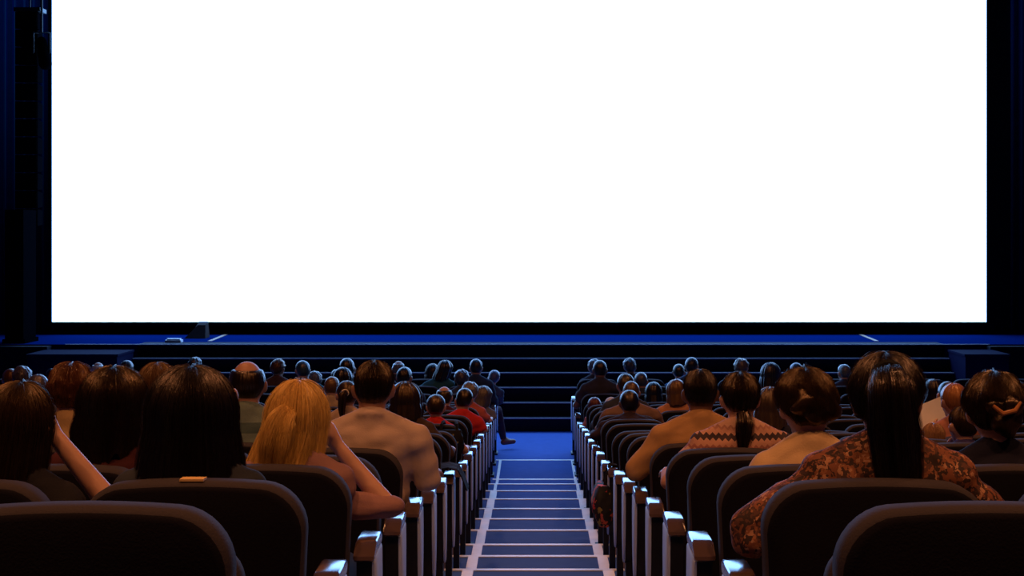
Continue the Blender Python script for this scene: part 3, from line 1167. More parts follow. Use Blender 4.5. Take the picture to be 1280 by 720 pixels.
    r = np.random.default_rng(abs(hash(name_key)) % 1000 if False else sum(map(ord, name_key)))
    nrm = np.empty(len(me.vertices) * 3)
    me.vertices.foreach_get('normal', nrm)
    nrm = nrm.reshape(-1, 3)
    a0 = r.uniform(0, 6, 5)
    fold = np.abs(np.sin(13 * co[:, 2] - 9 * np.abs(co[:, 0]) + a0[3] + 1.5 * np.sin(7 * co[:, 0] + a0[4]))) * -1.4 + 0.6 * np.sin(38 * co[:, 2] + 16 * co[:, 0] * np.sign(co[:, 0] + 1e-6) + a0[0] + 2 * np.sin(11 * co[:, 0] + a0[1])) + 0.7 * np.sin(61 * co[:, 2] - 23 * co[:, 0] + a0[2])
    co = co + nrm * (fold * 0.0042 * (1 + loose * 20))[:, None] * np.clip((1.02 - co[:, 2]) / 0.05, 0, 1)[:, None]
    set_co(me, co)
    put({'short': 'shirt', 'long': 'long_sleeved_top', 'elbow': 'shirt', 'none': 'sleeveless_top'}[sleeve if isinstance(sleeve, str) else sleeve[1]], me, top)
    P = Prims()
    legs(P, 0.010, rleg)
    P.ell((0, 0.262, 0.565), (0.172, 0.128, 0.09))
    put('trousers', P.remesh(max(vox, 0.010), it, 'trousers'), low or cloth('dark denim', (0.02, 0.025, 0.05)))
    P = Prims()
    feet(P, 0.004, rleg)
    put('shoes', P.remesh(max(vox, 0.010), it, 'shoes'), plain('black shoe leather', (0.02, 0.018, 0.02), 0.4) if rleg is None else plain('red brown shoe', (0.25, 0.05, 0.03), 0.5))

    # --- hair
    if hair:
        st = dict(HAIR[hair])
        st.update(hstyle or {})
        nt_, np_ = (220, 56) if k <= 1 else (150, 40) if k <= 5 else (90, 26)
        v, f = hair_shell(M, st, nt_, np_, 31 + sum(map(ord, name_key)))
        mb = MB()
        mb.add(v, f)
        n_str = 2600 if k <= 1 else 900 if k <= 5 else 0
        if n_str and hair not in ('crop', 'bald'):
            sv, sf = strands(HAIR_GRID[-1], n_str, 17, 0.003 if hair == 'short' else 0.005, 0.0006 if k <= 1 else 0.0008)
            mb.add(np.array(sv) @ M[0].T + M[1], sf)
        for tl in tails:
            tv, tf = strand_tail(tl[0], tl[1], 5 + sum(map(ord, name_key)))
            if len(tl) > 2 and tl[2] == 'lump':
                tv, tf = ellipsoid(tl[0][0], tl[1], seg=30, rng_=18)
                q = tv * 85
                tv = tv + (tv - np.array(tl[0][0])) * (0.13 * np.sin(q[:, 0] * .8 + 2 * np.sin(q[:, 2] * .6)) + 0.1 * np.sin(q[:, 2] + q[:, 1]))[:, None]
            elif n_str:
                sv, sf = strands(np.array(tv).reshape(26, -1, 3), n_str // 3, 23, 0.006, 0.0006)
                mb.add(np.array(sv) @ M[0].T + M[1], sf)
            tv = tv @ M[0].T + M[1]
            mb.add(tv, tf)
        me = mb.mesh('hair', hair_mat('hair ' + '_'.join('%.3f' % c for c in hair_col), hair_col, hair_rough))
        me.polygons.foreach_set('use_smooth', [True] * len(me.polygons))
        set_co(me, warp(get_co(me)))
        ho = link('hair', me, t)
    if k <= 5:
        E_ = MB()
        for sg in (-1, 1):
            v, f = ellipsoid(HC + np.array((sg * 0.031, 0.083, 0.002)), (0.0125, 0.0125, 0.0115), seg=12, rng_=8)
            E_.add(v @ M[0].T + M[1], f, 0)
            v, f = ellipsoid(HC + np.array((sg * 0.031, 0.0925, 0.002)), (0.0055, 0.004, 0.0055), seg=10, rng_=6)
            E_.add(v @ M[0].T + M[1], f, 1)
        me = E_.mesh('eyes', [plain('eye white', (0.75, 0.72, 0.70), 0.3), plain('dark iris', (0.03, 0.02, 0.015), 0.2)])
        set_co(me, warp(get_co(me)))
        link('eyes', me, t)
    return t, warp, M


def accessory(pw, nm, mb, mat, on_head=True):
    t, warp, M = pw
    me = mb.mesh(nm, mat)
    co = get_co(me)
    if on_head:
        co = co @ M[0].T + M[1]
    set_co(me, warp(co))
    return link(nm, me, t)


def ring(c, R, r, n=20, squash=1.0, tilt=0.0):
    m = MB()
    v, f = [], []
    for i in range(n):
        a = 2 * math.pi * i / n
        for q in range(8):
            b_ = 2 * math.pi * q / 8
            p = np.array(((R + r * math.cos(b_)) * math.cos(a), r * math.sin(b_) * 1.0, (R + r * math.cos(b_)) * math.sin(a) * squash))
            p = np.array(Euler((tilt, 0, 0)).to_matrix()) @ p
            v.append(p + np.array(c))
    for i in range(n):
        for q in range(8):
            f.append([i * 8 + q, ((i + 1) % n) * 8 + q, ((i + 1) % n) * 8 + (q + 1) % 8, i * 8 + (q + 1) % 8])
    m.add(v, f)
    return m


# palettes
FAIR, TAN, BROWN = skin_mat('fair skin', (0.60, 0.34, 0.25)), skin_mat('tan skin', (0.46, 0.24, 0.16)), skin_mat('brown skin', (0.22, 0.11, 0.07))
H_BLACK, H_DARK, H_BROWN, H_LBROWN, H_BLOND, H_RED, H_GREY, H_WHITE = (0.014, 0.010, 0.010), (0.030, 0.017, 0.012), (0.065, 0.034, 0.020), (0.20, 0.105, 0.05), (0.80, 0.46, 0.14), (0.13, 0.045, 0.022), (0.22, 0.21, 0.21), (0.6, 0.58, 0.55)


def T(name, col, **kw):
    return cloth(name, col, scale=200, bump=0.25, **kw)


HERO_ROWS = []
SEATED = {}


def P_(key, px, ty, k, side, j, who, label, *a, **kw):
    SEATED[(k, side, j)] = who
    return person(key, px, ty, k, side, j, label, *a, **kw)


# ---- near people
pw = P_('girl_left', 10, 478, 0, -1, 1, 'the long-haired girl resting her head on her hand', 'girl with long straight brown hair leaning her head on her hand at the left edge',
        'long', H_BROWN, FAIR, T('black top', (0.015, 0.014, 0.02)), 'short', w=0.86, yaw=-10, roll=6, hstyle=dict(z=-0.27, wide=0.0, thick=0.012, tip=0.02),
        rarm=dict(e=(0.30, 0.34, 0.755), w=(0.075, 0.37, 1.0), d=(-0.55, 0.02, 1), n=(0.85, 0.1, 0.4)), rsh=(-0.03, 0.02, -0.05), hair_rough=0.35)
pw = P_('longhair', 240, 462, 0, -1, 0, 'the woman with very dark loose hair', 'woman with thick loose near-black hair and an ear showing, seen from behind at left',
        'long', H_BLACK, FAIR, T('dark grey blue top', (0.03, 0.035, 0.05)), 'long', w=0.9, yaw=14, hstyle=dict(z=-0.27, wide=0.016, flare=0.14, tip=0.24, thick=0.022, rough=0.0028, face=66), rarm='lap', larm='lap')
m = MB(); v, f = ellipsoid(HC + np.array((0.106, -0.002, 0.03)), (0.014, 0.026, 0.036), rot=(0.1, 0.2, -0.5)); m.add(v, f)
accessory(pw, 'ear', m, FAIR)
m = MB(); m.tube([HC + np.array(q) for q in ((0.116, 0.0, 0.0), (0.118, 0.0, -0.02), (0.120, 0.0, -0.045))], [0.005, 0.007, 0.005]); v, f = ellipsoid(HC + np.array((0.116, 0.0, 0.002)), (0.008, 0.008, 0.008)); m.add(v, f)
accessory(pw, 'earring', m, plain('silver', (0.8, 0.8, 0.85), 0.2, 1.0))
P_('bob', 140, 460, 1, -1, 1, 'the woman with a smooth dark bob', 'woman with a smooth dark brown bob haircut between long-haired girl and dark-haired woman',
   'bob', H_DARK, FAIR, T('dark burgundy top', (0.06, 0.015, 0.02)), 'short', w=0.86, yaw=4, hstyle=dict(z=-0.175, wide=0.014), hair_rough=0.3)
P_('blonde', 365, 478, 1, -1, 0, 'the blonde woman leaning on her hand', 'blonde woman with gathered golden hair leaning her head on her right hand',
   'mid', H_BLOND, FAIR, T('mauve pink top', (0.30, 0.16, 0.16)), 'elbow', w=0.9, yaw=-8, roll=5, hstyle=dict(z=-0.20, rough=0.0036, tip=0.2, wide=0.0, fall=-0.045, shift=-0.035, ragged=0.02),
   tails=[([HC + np.array(q) for q in ((0.0, -0.10, 0.03), (-0.012, -0.135, 0.0), (-0.025, -0.135, -0.07), (-0.035, -0.12, -0.16))], [0.022, 0.040, 0.046, 0.036])],
   rarm=dict(e=(0.285, 0.34, 0.762), w=(0.115, 0.36, 0.955), d=(-0.6, 0.0, 1), n=(0.9, 0.1, 0.35)), rsh=(-0.035, 0.03, -0.07), hair_rough=0.4)
P_('man', 465, 450, 3, -1, 0, 'the man in a tan shirt', 'broad-shouldered man with short dark hair in a tan shirt on the aisle seat',
   'short', H_DARK, TAN, T('tan shirt', (0.55, 0.41, 0.35)), 'elbow', w=1.18, collar=True, yaw=3)
P_('balding', 310, 448, 4, -1, 1, 'the man in a grey green shirt', 'balding man with red-lit crown in a grey green striped shirt',
   'bald', H_DARK, TAN, banded('green grey stripes', [(0, (0.14, 0.20, 0.17)), (0.15, (0.05, 0.09, 0.09)), (0.3, (0.16, 0.22, 0.2)), (0.45, (0.05, 0.09, 0.09)), (0.6, (0.16, 0.22, 0.2)), (0.75, (0.06, 0.1, 0.1)), (0.88, (0.16, 0.22, 0.2))], 0.7, 1.05), 'short', w=1.05, yaw=8)
P_('tan_curly', 90, 455, 3, -1, 2, 'the person in a yellowish tan shirt', 'person with curly reddish brown hair in a yellowish tan shirt at left',
   'curly', H_RED, FAIR, T('ochre tan shirt', (0.50, 0.33, 0.17)), 'short', w=1.0)
P_('lightbrown', 197, 454, 5, -1, 2, 'the person with parted light brown hair', 'person with smooth parted light brown hair behind the dark bob',
   'mid', H_LBROWN, FAIR, T('dark plum top', (0.06, 0.03, 0.05)), 'long', w=0.9, hstyle=dict(z=-0.12))

pw = P_('pony', 1105, 445, 0, 1, 0, 'the woman in a floral blouse', 'woman with a thick dark ponytail in an orange and brown floral blouse',
        'updo', H_BLACK, FAIR, floral('floral blouse', [(0.03, 0.012, 0.012), (0.30, 0.11, 0.05), (0.10, 0.035, 0.025), (0.45, 0.22, 0.13), (0.05, 0.02, 0.02), (0.22, 0.07, 0.035)], 60), 'long', w=0.98, yaw=-16, loose=0.016,
        hstyle=dict(thick=0.021, wide=0.004, rough=0.003),
        tails=[([HC + np.array(q) for q in ((0.01, -0.10, 0.075), (0.02, -0.155, 0.045), (0.03, -0.165, -0.06), (0.04, -0.16, -0.17), (0.045, -0.15, -0.27))], [0.028, 0.056, 0.060, 0.056, 0.048])],
        larm=dict(e=(0.315, 0.22, 0.78), w=(0.27, 0.46, 0.765), d=(0.1, 1, -0.1), n=(0, 0, 1)))
accessory(pw, 'hair_tie', ring(HC + np.array((0.012, -0.115, 0.078)), 0.032, 0.013, tilt=-0.5), T('black scrunchie', (0.008, 0.008, 0.01)))
P_('cream', 1012, 462, 1, 1, 0, 'the girl in a cream top', 'girl with pinned-up brown hair in a cream top on the right aisle seat',
   'updo', H_BROWN, FAIR, T('cream top', (0.62, 0.43, 0.25)), 'short', w=0.84, larm='lap', rarm='lap', yaw=10, roll=-3, hstyle=dict(thick=0.019, rough=0.004, curl=0.0022, curl_f=80),
   tails=[([HC + np.array((0.058, -0.070, -0.01))], (0.030, 0.034, 0.045), 'lump'), ([HC + np.array((-0.012, -0.088, 0.012))], (0.062, 0.030, 0.062), 'lump')])
pw = P_('navy', 1245, 470, 1, 1, 1, 'the woman in a navy sleeveless top', 'woman with dark clipped-up hair in a navy top at the right edge',
        'updo', H_DARK, FAIR, T('navy top', (0.012, 0.012, 0.03)), 'none', w=0.9, yaw=-6, hstyle=dict(thick=0.024, rough=0.004, curl=0.002, curl_f=70),
        tails=[([HC + np.array((0.015, -0.10, 0.0))], (0.06, 0.042, 0.065), 'lump')])
m = MB(); m.tube([HC + np.array(q) for q in ((-0.03, -0.148, 0.035), (0.0, -0.155, 0.01), (0.04, -0.146, 0.02), (0.06, -0.13, 0.045))], [0.006, 0.009, 0.008, 0.005])
accessory(pw, 'hair_clip', m, plain('tortoise clip', (0.35, 0.14, 0.05), 0.25))
pk, dkc = (0.56, 0.29, 0.22), (0.05, 0.03, 0.04)
pw = P_('striped', 925, 465, 3, 1, 0, 'the girl in a banded pink sweater', 'girl with a low dark ponytail in a pink sweater with dark zigzag bands',
        'tied', H_DARK, FAIR, banded('pink banded knit', [(0, pk), (0.08, dkc), (0.14, pk), (0.25, (0.60, 0.36, 0.28)), (0.34, (0.36, 0.14, 0.12)), (0.42, pk), (0.56, dkc), (0.68, pk), (0.80, (0.42, 0.20, 0.16)), (0.86, (0.62, 0.36, 0.27))], 0.86, 1.03, zig=1.0), 'long', w=1.02, yaw=2, loose=0.006,
        tails=[([HC + np.array(q) for q in ((0.0, -0.085, -0.06), (0.0, -0.115, -0.10), (-0.005, -0.125, -0.17), (-0.005, -0.125, -0.235))], [0.03, 0.034, 0.026, 0.016])])
m = MB(); v, f = ellipsoid(HC + np.array((-0.005, -0.13, -0.235)), (0.030, 0.026, 0.03), seg=24, rng_=14); q = v * 260; v = v + unit(np.ones(3)) * (0.003 * np.sin(q[:, 0] + 2 * np.sin(q[:, 2])))[:, None]; m.add(v, f)
accessory(pw, 'hair_bobble', m, T('beige bobble', (0.36, 0.27, 0.17)))
P_('yellow', 875, 461, 4, 1, 0, 'the man in a mustard shirt', 'man with short black hair in a mustard yellow shirt on right aisle seat',
   'short', H_BLACK, BROWN, T('mustard shirt', (0.50, 0.28, 0.12)), 'elbow', w=1.12, yaw=-4, larm=dict(e=(0.30, 0.24, 0.772), w=(0.28, 0.48, 0.76), d=(0, 1, -0.1), n=(0, 0, 1)))

# ---- middle rows
red = T('bright red shirt', (0.62, 0.03, 0.03))
P_('brownwoman', 507, 477, 7, -1, 0, 'the brown-haired woman beyond the tan shirt', 'brown-haired woman just beyond the broad man in the tan shirt', 'mid', H_BROWN, FAIR, T('dark brown top', (0.07, 0.04, 0.03)), 'long', w=0.92, hstyle=dict(wide=0.012))
pw = P_('pony_small', 435, 475, 9, -1, 1, 'the child with a side ponytail', 'child with brown hair and a straight side ponytail tied with pale band', 'tied', H_BROWN, FAIR, T('peach top', (0.55, 0.38, 0.28)), 'short', w=0.85, yaw=20,
        tails=[([HC + np.array(q) for q in ((-0.03, -0.10, 0.03), (-0.06, -0.13, 0.01), (-0.07, -0.13, -0.08), (-0.065, -0.12, -0.17))], [0.02, 0.03, 0.028, 0.012])])
accessory(pw, 'hair_tie', ring(HC + np.array((-0.04, -0.108, 0.03)), 0.022, 0.010, tilt=-0.4), T('pale band', (0.7, 0.6, 0.5)))
P_('brown415', 415, 470, 13, -1, 2, 'the person in a sand shirt', 'person with short light brown hair in a sand coloured shirt', 'short', H_LBROWN, FAIR, T('sand shirt', (0.50, 0.37, 0.24)), 'short', w=1.0)
pw = P_('red_kid', 545, 493, 9, -1, 0, 'the child in a red shirt with pale piping', 'child with brown hair in a red shirt with pale piping', 'short', H_BROWN, FAIR, red, 'short', w=0.82, kid=True, hstyle=dict(thick=0.018))
m = MB(); m.tube([(0.13 * math.cos(a), 0.15 + 0.02 * math.sin(a) ** 2, 0.965 + 0.02 * math.sin(a)) for a in np.linspace(math.pi, 2 * math.pi, 14)], 0.006)
accessory(pw, 'piping', m, T('pale piping', (0.75, 0.65, 0.6)), on_head=False)
P_('bald555', 555, 482, 12, -1, 0, 'the bald man beyond the red-shirted child', 'bald man seated just beyond the red-shirted child', 'bald', H_BROWN, FAIR, T('dark maroon shirt', (0.10, 0.02, 0.03)), 'short', w=1.0)
P_('red2', 577, 485, 11, -1, 0, 'the dark-haired person in a red shirt', 'dark-haired person in a plain bright red T-shirt near the left aisle', 'short', H_DARK, TAN, red, 'short', w=0.98)
P_('greycurl', 585, 478, 13, -1, 0, 'the person with grey curly hair', 'person with grey curly hair in a coral top beyond the red T-shirt', 'curly', H_GREY, FAIR, T('coral top', (0.55, 0.12, 0.09)), 'short', w=0.92)
P_('grey597', 599, 483, 14, -1, 0, 'the person in a grey jacket by the left aisle', 'person with grey-brown hair and grey jacket by the left aisle', 'mid', (0.16, 0.13, 0.11), FAIR, T('grey jacket', (0.16, 0.17, 0.22)), 'long', w=0.95)
P_('hoodie', 787, 488, 10, 1, 0, 'the person in a dark hooded jacket', 'person with dark hair in a dark purple hooded jacket on right aisle', 'crop', H_BLACK, BROWN, T('dark hooded jacket', (0.035, 0.022, 0.035)), 'long', w=1.3, hood=True, hstyle=dict(thick=0.016))
P_('brn785', 789, 475, 11, 1, 0, 'the man in a brown jacket', 'big man with cropped brown hair in a brown jacket beyond dark hood', 'crop', (0.12, 0.07, 0.05), TAN, T('brown jacket', (0.24, 0.14, 0.11)), 'long', w=1.32)
P_('dk778', 782, 466, 12, 1, 0, 'the man beyond the brown jacket', 'man with short grey-brown hair just beyond the brown jacket', 'short', (0.08, 0.06, 0.05), TAN, T('dark slate shirt', (0.05, 0.055, 0.08)), 'long', w=1.0)
pw = P_('cap762', 764, 497, 13, 1, 0, 'the child in a white cap', 'small child wearing a round white cap by the right aisle', 'crop', H_BROWN, FAIR, T('pale pink shirt', (0.5, 0.3, 0.3)), 'short', w=0.85, kid=True)
m = MB(); v, f = ellipsoid(HC + np.array((0, -0.004, 0.03)), (0.092, 0.112, 0.096), seg=30, rng_=16); m.add(v, f); m.box(-0.06, 0.06, 0.09, 0.17, HC[2] + 0.045, HC[2] + 0.055)
accessory(pw, 'cap', m, T('white cap', (0.72, 0.70, 0.72)))
P_('pink746', 746, 497, 14, 1, 0, 'the small child in pink', 'small child with a dark pink hair and pink clothes leaning into the right aisle'.replace('a dark pink hair and ', 'reddish hair and '), 'mid', (0.16, 0.04, 0.05), FAIR, T('pink clothes', (0.55, 0.22, 0.25)), 'short', w=0.85, kid=True)
P_('lb843', 846, 474, 12, 1, 1, 'the light brown haired person in an orange top', 'person with light brown hair and orange top beyond the mustard shirt', 'mid', H_LBROWN, FAIR, T('orange top', (0.58, 0.25, 0.12)), 'short', w=0.9, yaw=-25, roll=-8)
P_('br955', 963, 484, 6, 1, 1, 'the person in a navy jacket behind the banded sweater', 'person with light brown crown in a navy jacket right of the banded sweater', 'mid', (0.10, 0.065, 0.045), FAIR, T('dark navy jacket', (0.018, 0.02, 0.05)), 'long', w=0.95)
P_('dk1165', 1167, 474, 12, 1, 5, 'the dark-haired person right of the ponytail', 'person with dark hair and dark clothes just right of the thick ponytail', 'mid', H_BLACK, TAN, T('black coat', (0.02, 0.015, 0.02)), 'long', w=1.0)
P_('dk1183', 1185, 476, 9, 1, 4, 'the black-haired person beyond the paper', 'black-haired person seated beyond the white paper sheet', 'short', H_BLACK, FAIR, T('rust top', (0.30, 0.08, 0.05)), 'long', w=0.95)
reader = P_('or1192', 1194, 478, 6, 1, 3, 'the person reading the white paper', 'person with coppery tied hair holding up a white paper', 'tied', (0.34, 0.14, 0.05), FAIR, T('rose cardigan', (0.45, 0.18, 0.13)), 'long', w=0.92, yaw=12, larm='paper', rarm='paper')
P_('kid1200', 1204, 508, 4, 1, 2, 'the child in a blue-violet top', 'child in a blue-violet top beside the woman in navy', 'short', (0.09, 0.05, 0.035), FAIR, T('blue violet top', (0.07, 0.06, 0.22)), 'short', w=0.85, kid=True, larm='chin', yaw=14)
P_('kid1155', 1164, 529, 5, 1, 2, 'the little fair-haired child', 'little fair-haired child low in the seat right of the ponytail', 'short', (0.36, 0.20, 0.11), FAIR, T('tan jumper', (0.35, 0.2, 0.12)), 'long', w=0.82, kid=True)
P_('r1275', 1276, 478, 11, 1, 6, 'the person at the far right edge in a red top', 'person with brown hair and red top cut by the right edge', 'mid', H_BROWN, FAIR, T('red top', (0.5, 0.05, 0.05)), 'short', w=0.92)

# ---- far rows
FAR = [
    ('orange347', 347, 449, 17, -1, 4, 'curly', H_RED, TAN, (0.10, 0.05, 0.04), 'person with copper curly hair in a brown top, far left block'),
    ('teal380', 380, 450, 16, -1, 3, 'short', (0.05, 0.12, 0.14), FAIR, (0.03, 0.10, 0.13), 'person with teal-lit short hair and a teal top in the far left block'),  # teal light on the hair is put into its colour
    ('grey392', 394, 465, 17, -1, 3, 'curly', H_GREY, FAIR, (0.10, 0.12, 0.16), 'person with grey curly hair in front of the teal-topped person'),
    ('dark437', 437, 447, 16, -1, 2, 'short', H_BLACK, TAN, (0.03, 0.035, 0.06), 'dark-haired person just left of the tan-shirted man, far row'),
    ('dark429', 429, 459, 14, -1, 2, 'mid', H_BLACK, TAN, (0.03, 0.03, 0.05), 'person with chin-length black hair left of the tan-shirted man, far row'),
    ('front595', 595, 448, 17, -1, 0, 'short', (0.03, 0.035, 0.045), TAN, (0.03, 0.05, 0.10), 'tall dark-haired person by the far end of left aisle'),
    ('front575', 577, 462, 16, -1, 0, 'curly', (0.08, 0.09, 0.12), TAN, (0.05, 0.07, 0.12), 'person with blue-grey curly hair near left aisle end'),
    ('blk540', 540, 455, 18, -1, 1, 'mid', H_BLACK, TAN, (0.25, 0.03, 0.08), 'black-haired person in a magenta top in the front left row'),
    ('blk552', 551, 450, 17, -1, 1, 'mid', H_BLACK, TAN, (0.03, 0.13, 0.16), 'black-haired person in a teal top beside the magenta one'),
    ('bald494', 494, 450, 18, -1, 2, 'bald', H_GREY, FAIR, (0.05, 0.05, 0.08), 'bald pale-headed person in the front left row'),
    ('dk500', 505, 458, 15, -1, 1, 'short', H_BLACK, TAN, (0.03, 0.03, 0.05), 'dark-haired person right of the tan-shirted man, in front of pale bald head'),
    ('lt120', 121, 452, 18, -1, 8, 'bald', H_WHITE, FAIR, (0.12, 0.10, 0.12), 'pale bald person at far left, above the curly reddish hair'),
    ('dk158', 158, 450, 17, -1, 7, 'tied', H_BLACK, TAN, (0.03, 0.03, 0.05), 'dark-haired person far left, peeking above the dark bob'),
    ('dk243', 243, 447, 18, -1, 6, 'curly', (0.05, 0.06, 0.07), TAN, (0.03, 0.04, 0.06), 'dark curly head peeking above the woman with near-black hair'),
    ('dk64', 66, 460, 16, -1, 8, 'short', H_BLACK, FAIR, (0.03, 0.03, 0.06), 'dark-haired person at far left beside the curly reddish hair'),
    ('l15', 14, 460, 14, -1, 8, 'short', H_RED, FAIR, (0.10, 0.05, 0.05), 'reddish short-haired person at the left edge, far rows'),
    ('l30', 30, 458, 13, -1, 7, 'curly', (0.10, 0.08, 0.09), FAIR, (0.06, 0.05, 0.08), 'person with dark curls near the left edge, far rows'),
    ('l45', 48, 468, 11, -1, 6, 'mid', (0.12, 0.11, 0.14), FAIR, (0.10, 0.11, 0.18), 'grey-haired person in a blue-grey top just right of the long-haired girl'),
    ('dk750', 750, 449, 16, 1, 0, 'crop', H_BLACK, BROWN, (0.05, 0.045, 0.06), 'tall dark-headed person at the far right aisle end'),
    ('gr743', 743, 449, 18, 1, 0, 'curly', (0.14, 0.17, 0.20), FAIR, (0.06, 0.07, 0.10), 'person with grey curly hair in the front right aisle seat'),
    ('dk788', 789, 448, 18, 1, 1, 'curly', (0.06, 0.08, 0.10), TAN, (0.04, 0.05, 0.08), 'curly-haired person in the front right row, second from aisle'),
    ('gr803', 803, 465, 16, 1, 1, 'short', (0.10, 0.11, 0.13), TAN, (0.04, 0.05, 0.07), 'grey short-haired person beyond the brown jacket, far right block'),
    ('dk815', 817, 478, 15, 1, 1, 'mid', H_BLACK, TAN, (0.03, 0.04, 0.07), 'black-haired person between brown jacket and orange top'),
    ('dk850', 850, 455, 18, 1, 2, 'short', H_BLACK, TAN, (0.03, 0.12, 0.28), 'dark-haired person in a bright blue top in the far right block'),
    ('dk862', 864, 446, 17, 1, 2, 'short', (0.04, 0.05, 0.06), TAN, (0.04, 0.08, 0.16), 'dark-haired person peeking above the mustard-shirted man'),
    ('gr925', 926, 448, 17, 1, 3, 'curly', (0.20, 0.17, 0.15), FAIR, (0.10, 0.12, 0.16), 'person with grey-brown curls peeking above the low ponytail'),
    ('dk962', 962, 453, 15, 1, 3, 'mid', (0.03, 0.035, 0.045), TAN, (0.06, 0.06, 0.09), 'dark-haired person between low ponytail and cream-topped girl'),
    ('b995', 996, 453, 17, 1, 4, 'short', (0.05, 0.06, 0.09), FAIR, (0.04, 0.06, 0.12), 'blue-lit head peeking above the girl in cream'),  # blue light on the head is put into the hair colour
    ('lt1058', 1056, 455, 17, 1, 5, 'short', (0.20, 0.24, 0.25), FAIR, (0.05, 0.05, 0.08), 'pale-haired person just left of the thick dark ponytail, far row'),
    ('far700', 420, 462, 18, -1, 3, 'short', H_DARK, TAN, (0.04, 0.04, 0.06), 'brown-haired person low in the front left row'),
]
FARBASE = []
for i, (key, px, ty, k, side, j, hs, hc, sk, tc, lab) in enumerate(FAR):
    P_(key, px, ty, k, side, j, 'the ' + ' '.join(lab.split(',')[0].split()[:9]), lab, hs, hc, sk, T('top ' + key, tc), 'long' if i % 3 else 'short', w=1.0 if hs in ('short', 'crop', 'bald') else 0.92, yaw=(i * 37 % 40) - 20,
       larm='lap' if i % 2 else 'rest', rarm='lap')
P_('front613', 613, 463, 18, -1, 0, 'the person stretching a foot into the aisle', 'person with blue-lit pale hair stretching a red-brown shoe into the aisle', 'short', (0.12, 0.15, 0.25), FAIR, T('blue grey top', (0.06, 0.07, 0.12)), 'long', w=0.95,  # hair colour carries the blue light falling on it
   low=T('wine trousers', (0.08, 0.03, 0.04)), rleg=((0.26, 0.60, 0.50), (0.34, 0.68, 0.10), (0.14, 0.10, -0.03)), lean=0.0, larm='lap', rarm='lap')

# ---- seats
for k in range(RMIN, RMAX + 1):
    d = row_d(k)
    u = FOC / d
    for side in (-1, 1):
        lim = (668 if side < 0 else 612) / u
        j = 0
        while abs(seat_x(side, j)) - 0.255 < lim:
            if (k, side, j) not in SKIP or (k, side, j) in SEATED:
                s = theatre_seat(k, side, j, SEATED.get((k, side, j)))
                if (k, side, j) == (0, -1, 0):
                    m = MB()
                    m.box(-0.027, 0.027, 0.012, 0.050, 0.931, 0.936)
                    pl = m.build('number_plate', plain('brass', (0.85, 0.55, 0.22), 0.5), s)
                    pl.rotation_euler = (0, 0, 0)
            j += 1

# ---- belongings
m = MB()                                             # paper sheet held up by the reader
rl = reader[0].location
o = MB()
w_, h_ = 0.105, 0.148
rings = []
for i in range(9):
    q = i / 8
    rings.append([(-w_ + 2 * w_ * q, 0.018 * math.sin(3 * q), z) for z in (-h_, h_)] + [(-w_ + 2 * w_ * q, 0.018 * math.sin(3 * q) + 0.0015, z) for z in (h_, -h_)])
o.loft(rings)
po = o.build('paper_sheet', plain('white paper', (0.85, 0.82, 0.78), 0.8))
po.location = (rl.x - 0.03, rl.y + 0.58, rl.z + 0.93)
po.rotation_euler = (math.radians(-25), math.radians(-18), math.radians(14))
tag(po, 'white sheet of paper held up by the copper-haired person', 'paper')


def bag(name, loc, mat, strapmat, label, cat, w=0.17, h=0.22, dp=0.07, strap=None, seed=1):
    t = empty(name, loc)
    tag(t, label, cat)
    m = MB()
    rings = []
    for i in range(15):
        q = i / 14
        ww = w * (0.82 + 0.22 * math.sin(math.pi * min(1, q * 0.75 + 0.2)))
        dd = dp * (0.35 + 0.9 * math.sin(math.pi * (0.12 + 0.80 * (1 - q)))) 
        ring_ = []
        for a in np.linspace(0, 2 * math.pi, 28, endpoint=False):
            wob = 1 + 0.04 * math.sin(5 * a + 7 * q + seed) + 0.03 * math.sin(9 * a - 11 * q)
            ring_.append((dd * wob * np.sign(math.cos(a)) * abs(math.cos(a)) ** 0.7, ww * wob * np.sign(math.sin(a)) * abs(math.sin(a)) ** 0.6, h * q - h))
        rings.append(ring_)
    m.loft(rings)
    body = m.build('bag_body', mat, t)
    if strap:
        for s_ in strap:
            mm = MB(); mm.tube(s_, 0.011); mm.build('strap', strapmat, t)
    return t


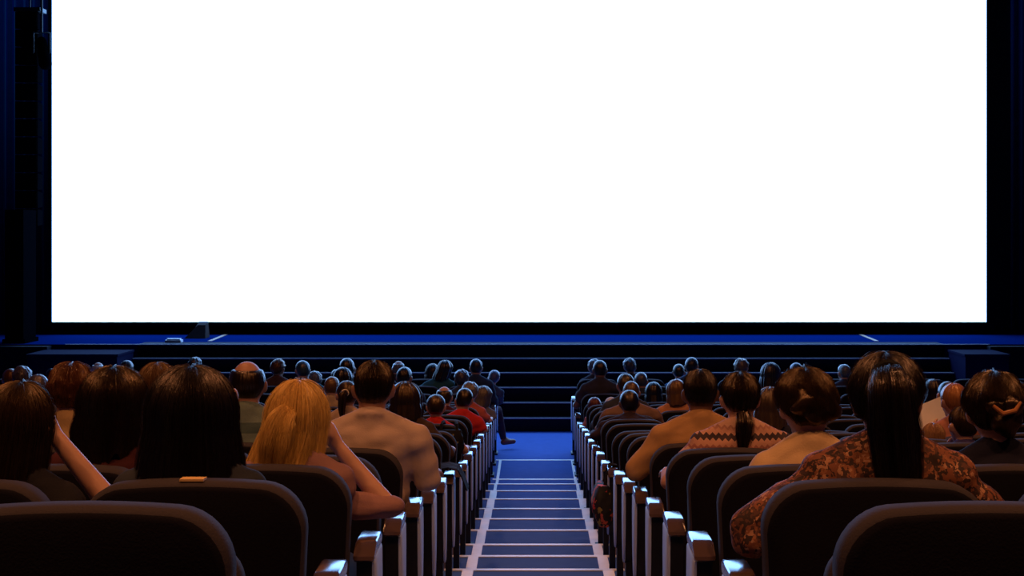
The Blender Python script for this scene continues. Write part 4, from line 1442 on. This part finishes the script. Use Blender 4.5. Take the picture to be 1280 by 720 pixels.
blk = T('black bag cloth', (0.012, 0.011, 0.014))
k = 7
bx, by, bz = 0.43, row_d(k) + 0.20, row_z(k)
b1 = bag('tote_bag', (bx, by, bz + 0.60), floral('bag print', [(0.01, 0.01, 0.01), (0.55, 0.04, 0.04), (0.015, 0.015, 0.012), (0.35, 0.25, 0.06), (0.01, 0.01, 0.015), (0.60, 0.10, 0.05), (0.01, 0.01, 0.01)], 30), blk,
         'red and black flowered tote bag hanging from a seat arm by the right aisle', 'bag', w=0.15, h=0.25, dp=0.06,
         strap=[[(0, -0.07, -0.03), (0.02, -0.05, 0.06), (0.04, -0.02, 0.115), (0.08, -0.01, 0.108)], [(0, 0.07, -0.03), (0.02, 0.05, 0.06), (0.04, 0.02, 0.115), (0.08, 0.01, 0.108)]])
k = 9
b2 = bag('handbag', (-0.61, row_d(k) - 0.058, row_z(k) + 0.90), plain('black bag leather', (0.012, 0.011, 0.013), 0.8, spec=0.2), blk, 'black handbag with shiny studs hanging on the seat back of the red-shirted child', 'handbag', w=0.10, h=0.17, dp=0.035,
         strap=[[(-0.06, 0.0, -0.03), (-0.055, 0.02, 0.035), (-0.05, 0.07, 0.048), (-0.045, 0.12, 0.045), (-0.04, 0.165, 0.02), (-0.035, 0.17, -0.05)], [(0.06, 0.0, -0.03), (0.055, 0.02, 0.035), (0.05, 0.07, 0.044), (0.045, 0.12, 0.04), (0.04, 0.165, 0.015), (0.035, 0.17, -0.05)]])
for ch in list(b2.children):
    if ch.name.startswith('bag_body'):
        ch.rotation_euler = (0, 0, math.pi / 2)
m = MB()
for i in range(9):
    a = i * 0.7
    v, f = ellipsoid((-0.06 + 0.015 * i, -0.036 + 0.003 * math.sin(a), -0.06 + 0.03 * math.sin(a * 2)), (0.008, 0.008, 0.008), seg=8, rng_=6)
    m.add(v, f)
m.build('studs', plain('gold studs', (0.9, 0.7, 0.4), 0.2, 1.0), b2)


def coat(loc, label, seed, hang=0.5, wid=0.3):
    """a coat thrown over an armrest, hanging in folds down the aisle side"""
    rr = np.random.default_rng(seed)
    prof = [(0.10, -0.10), (0.075, -0.03), (0.05, 0.018), (0.0, 0.030), (-0.055, 0.020), (-0.072, -0.05)]
    n = 14
    for i in range(1, n + 1):
        prof.append((-0.075 - 0.02 * math.sin(i / n * 3), -0.05 - hang * i / n))
    m = MB()
    W = 26
    rows_ = []
    for i, (x, z) in enumerate(prof):
        fl = i / len(prof)
        rows_.append([(x + 0.022 * fl * math.sin(q * 1.3 + seed + 2 * fl) - 0.004, (q / W - 0.5) * wid * (0.8 + 0.35 * fl) + 0.02 * math.sin(3 * fl + seed), z + 0.012 * fl * math.sin(q * 0.9 + seed)) for q in range(W + 1)])
    rings = [r_ + [(p[0] - 0.010, p[1], p[2] + 0.008) for p in r_[::-1]] for r_ in rows_]
    m.loft(rings)
    o = m.build('coat', T('black coat cloth', (0.012, 0.011, 0.016)))
    o.location = loc
    return tag(o, label, 'coat')


k = 6
coat((-0.47, row_d(k) + 0.19, row_z(k) + 0.712), 'black coat thrown over a seat arm, hanging down beside the left aisle edge', 3, hang=0.42, wid=0.26)
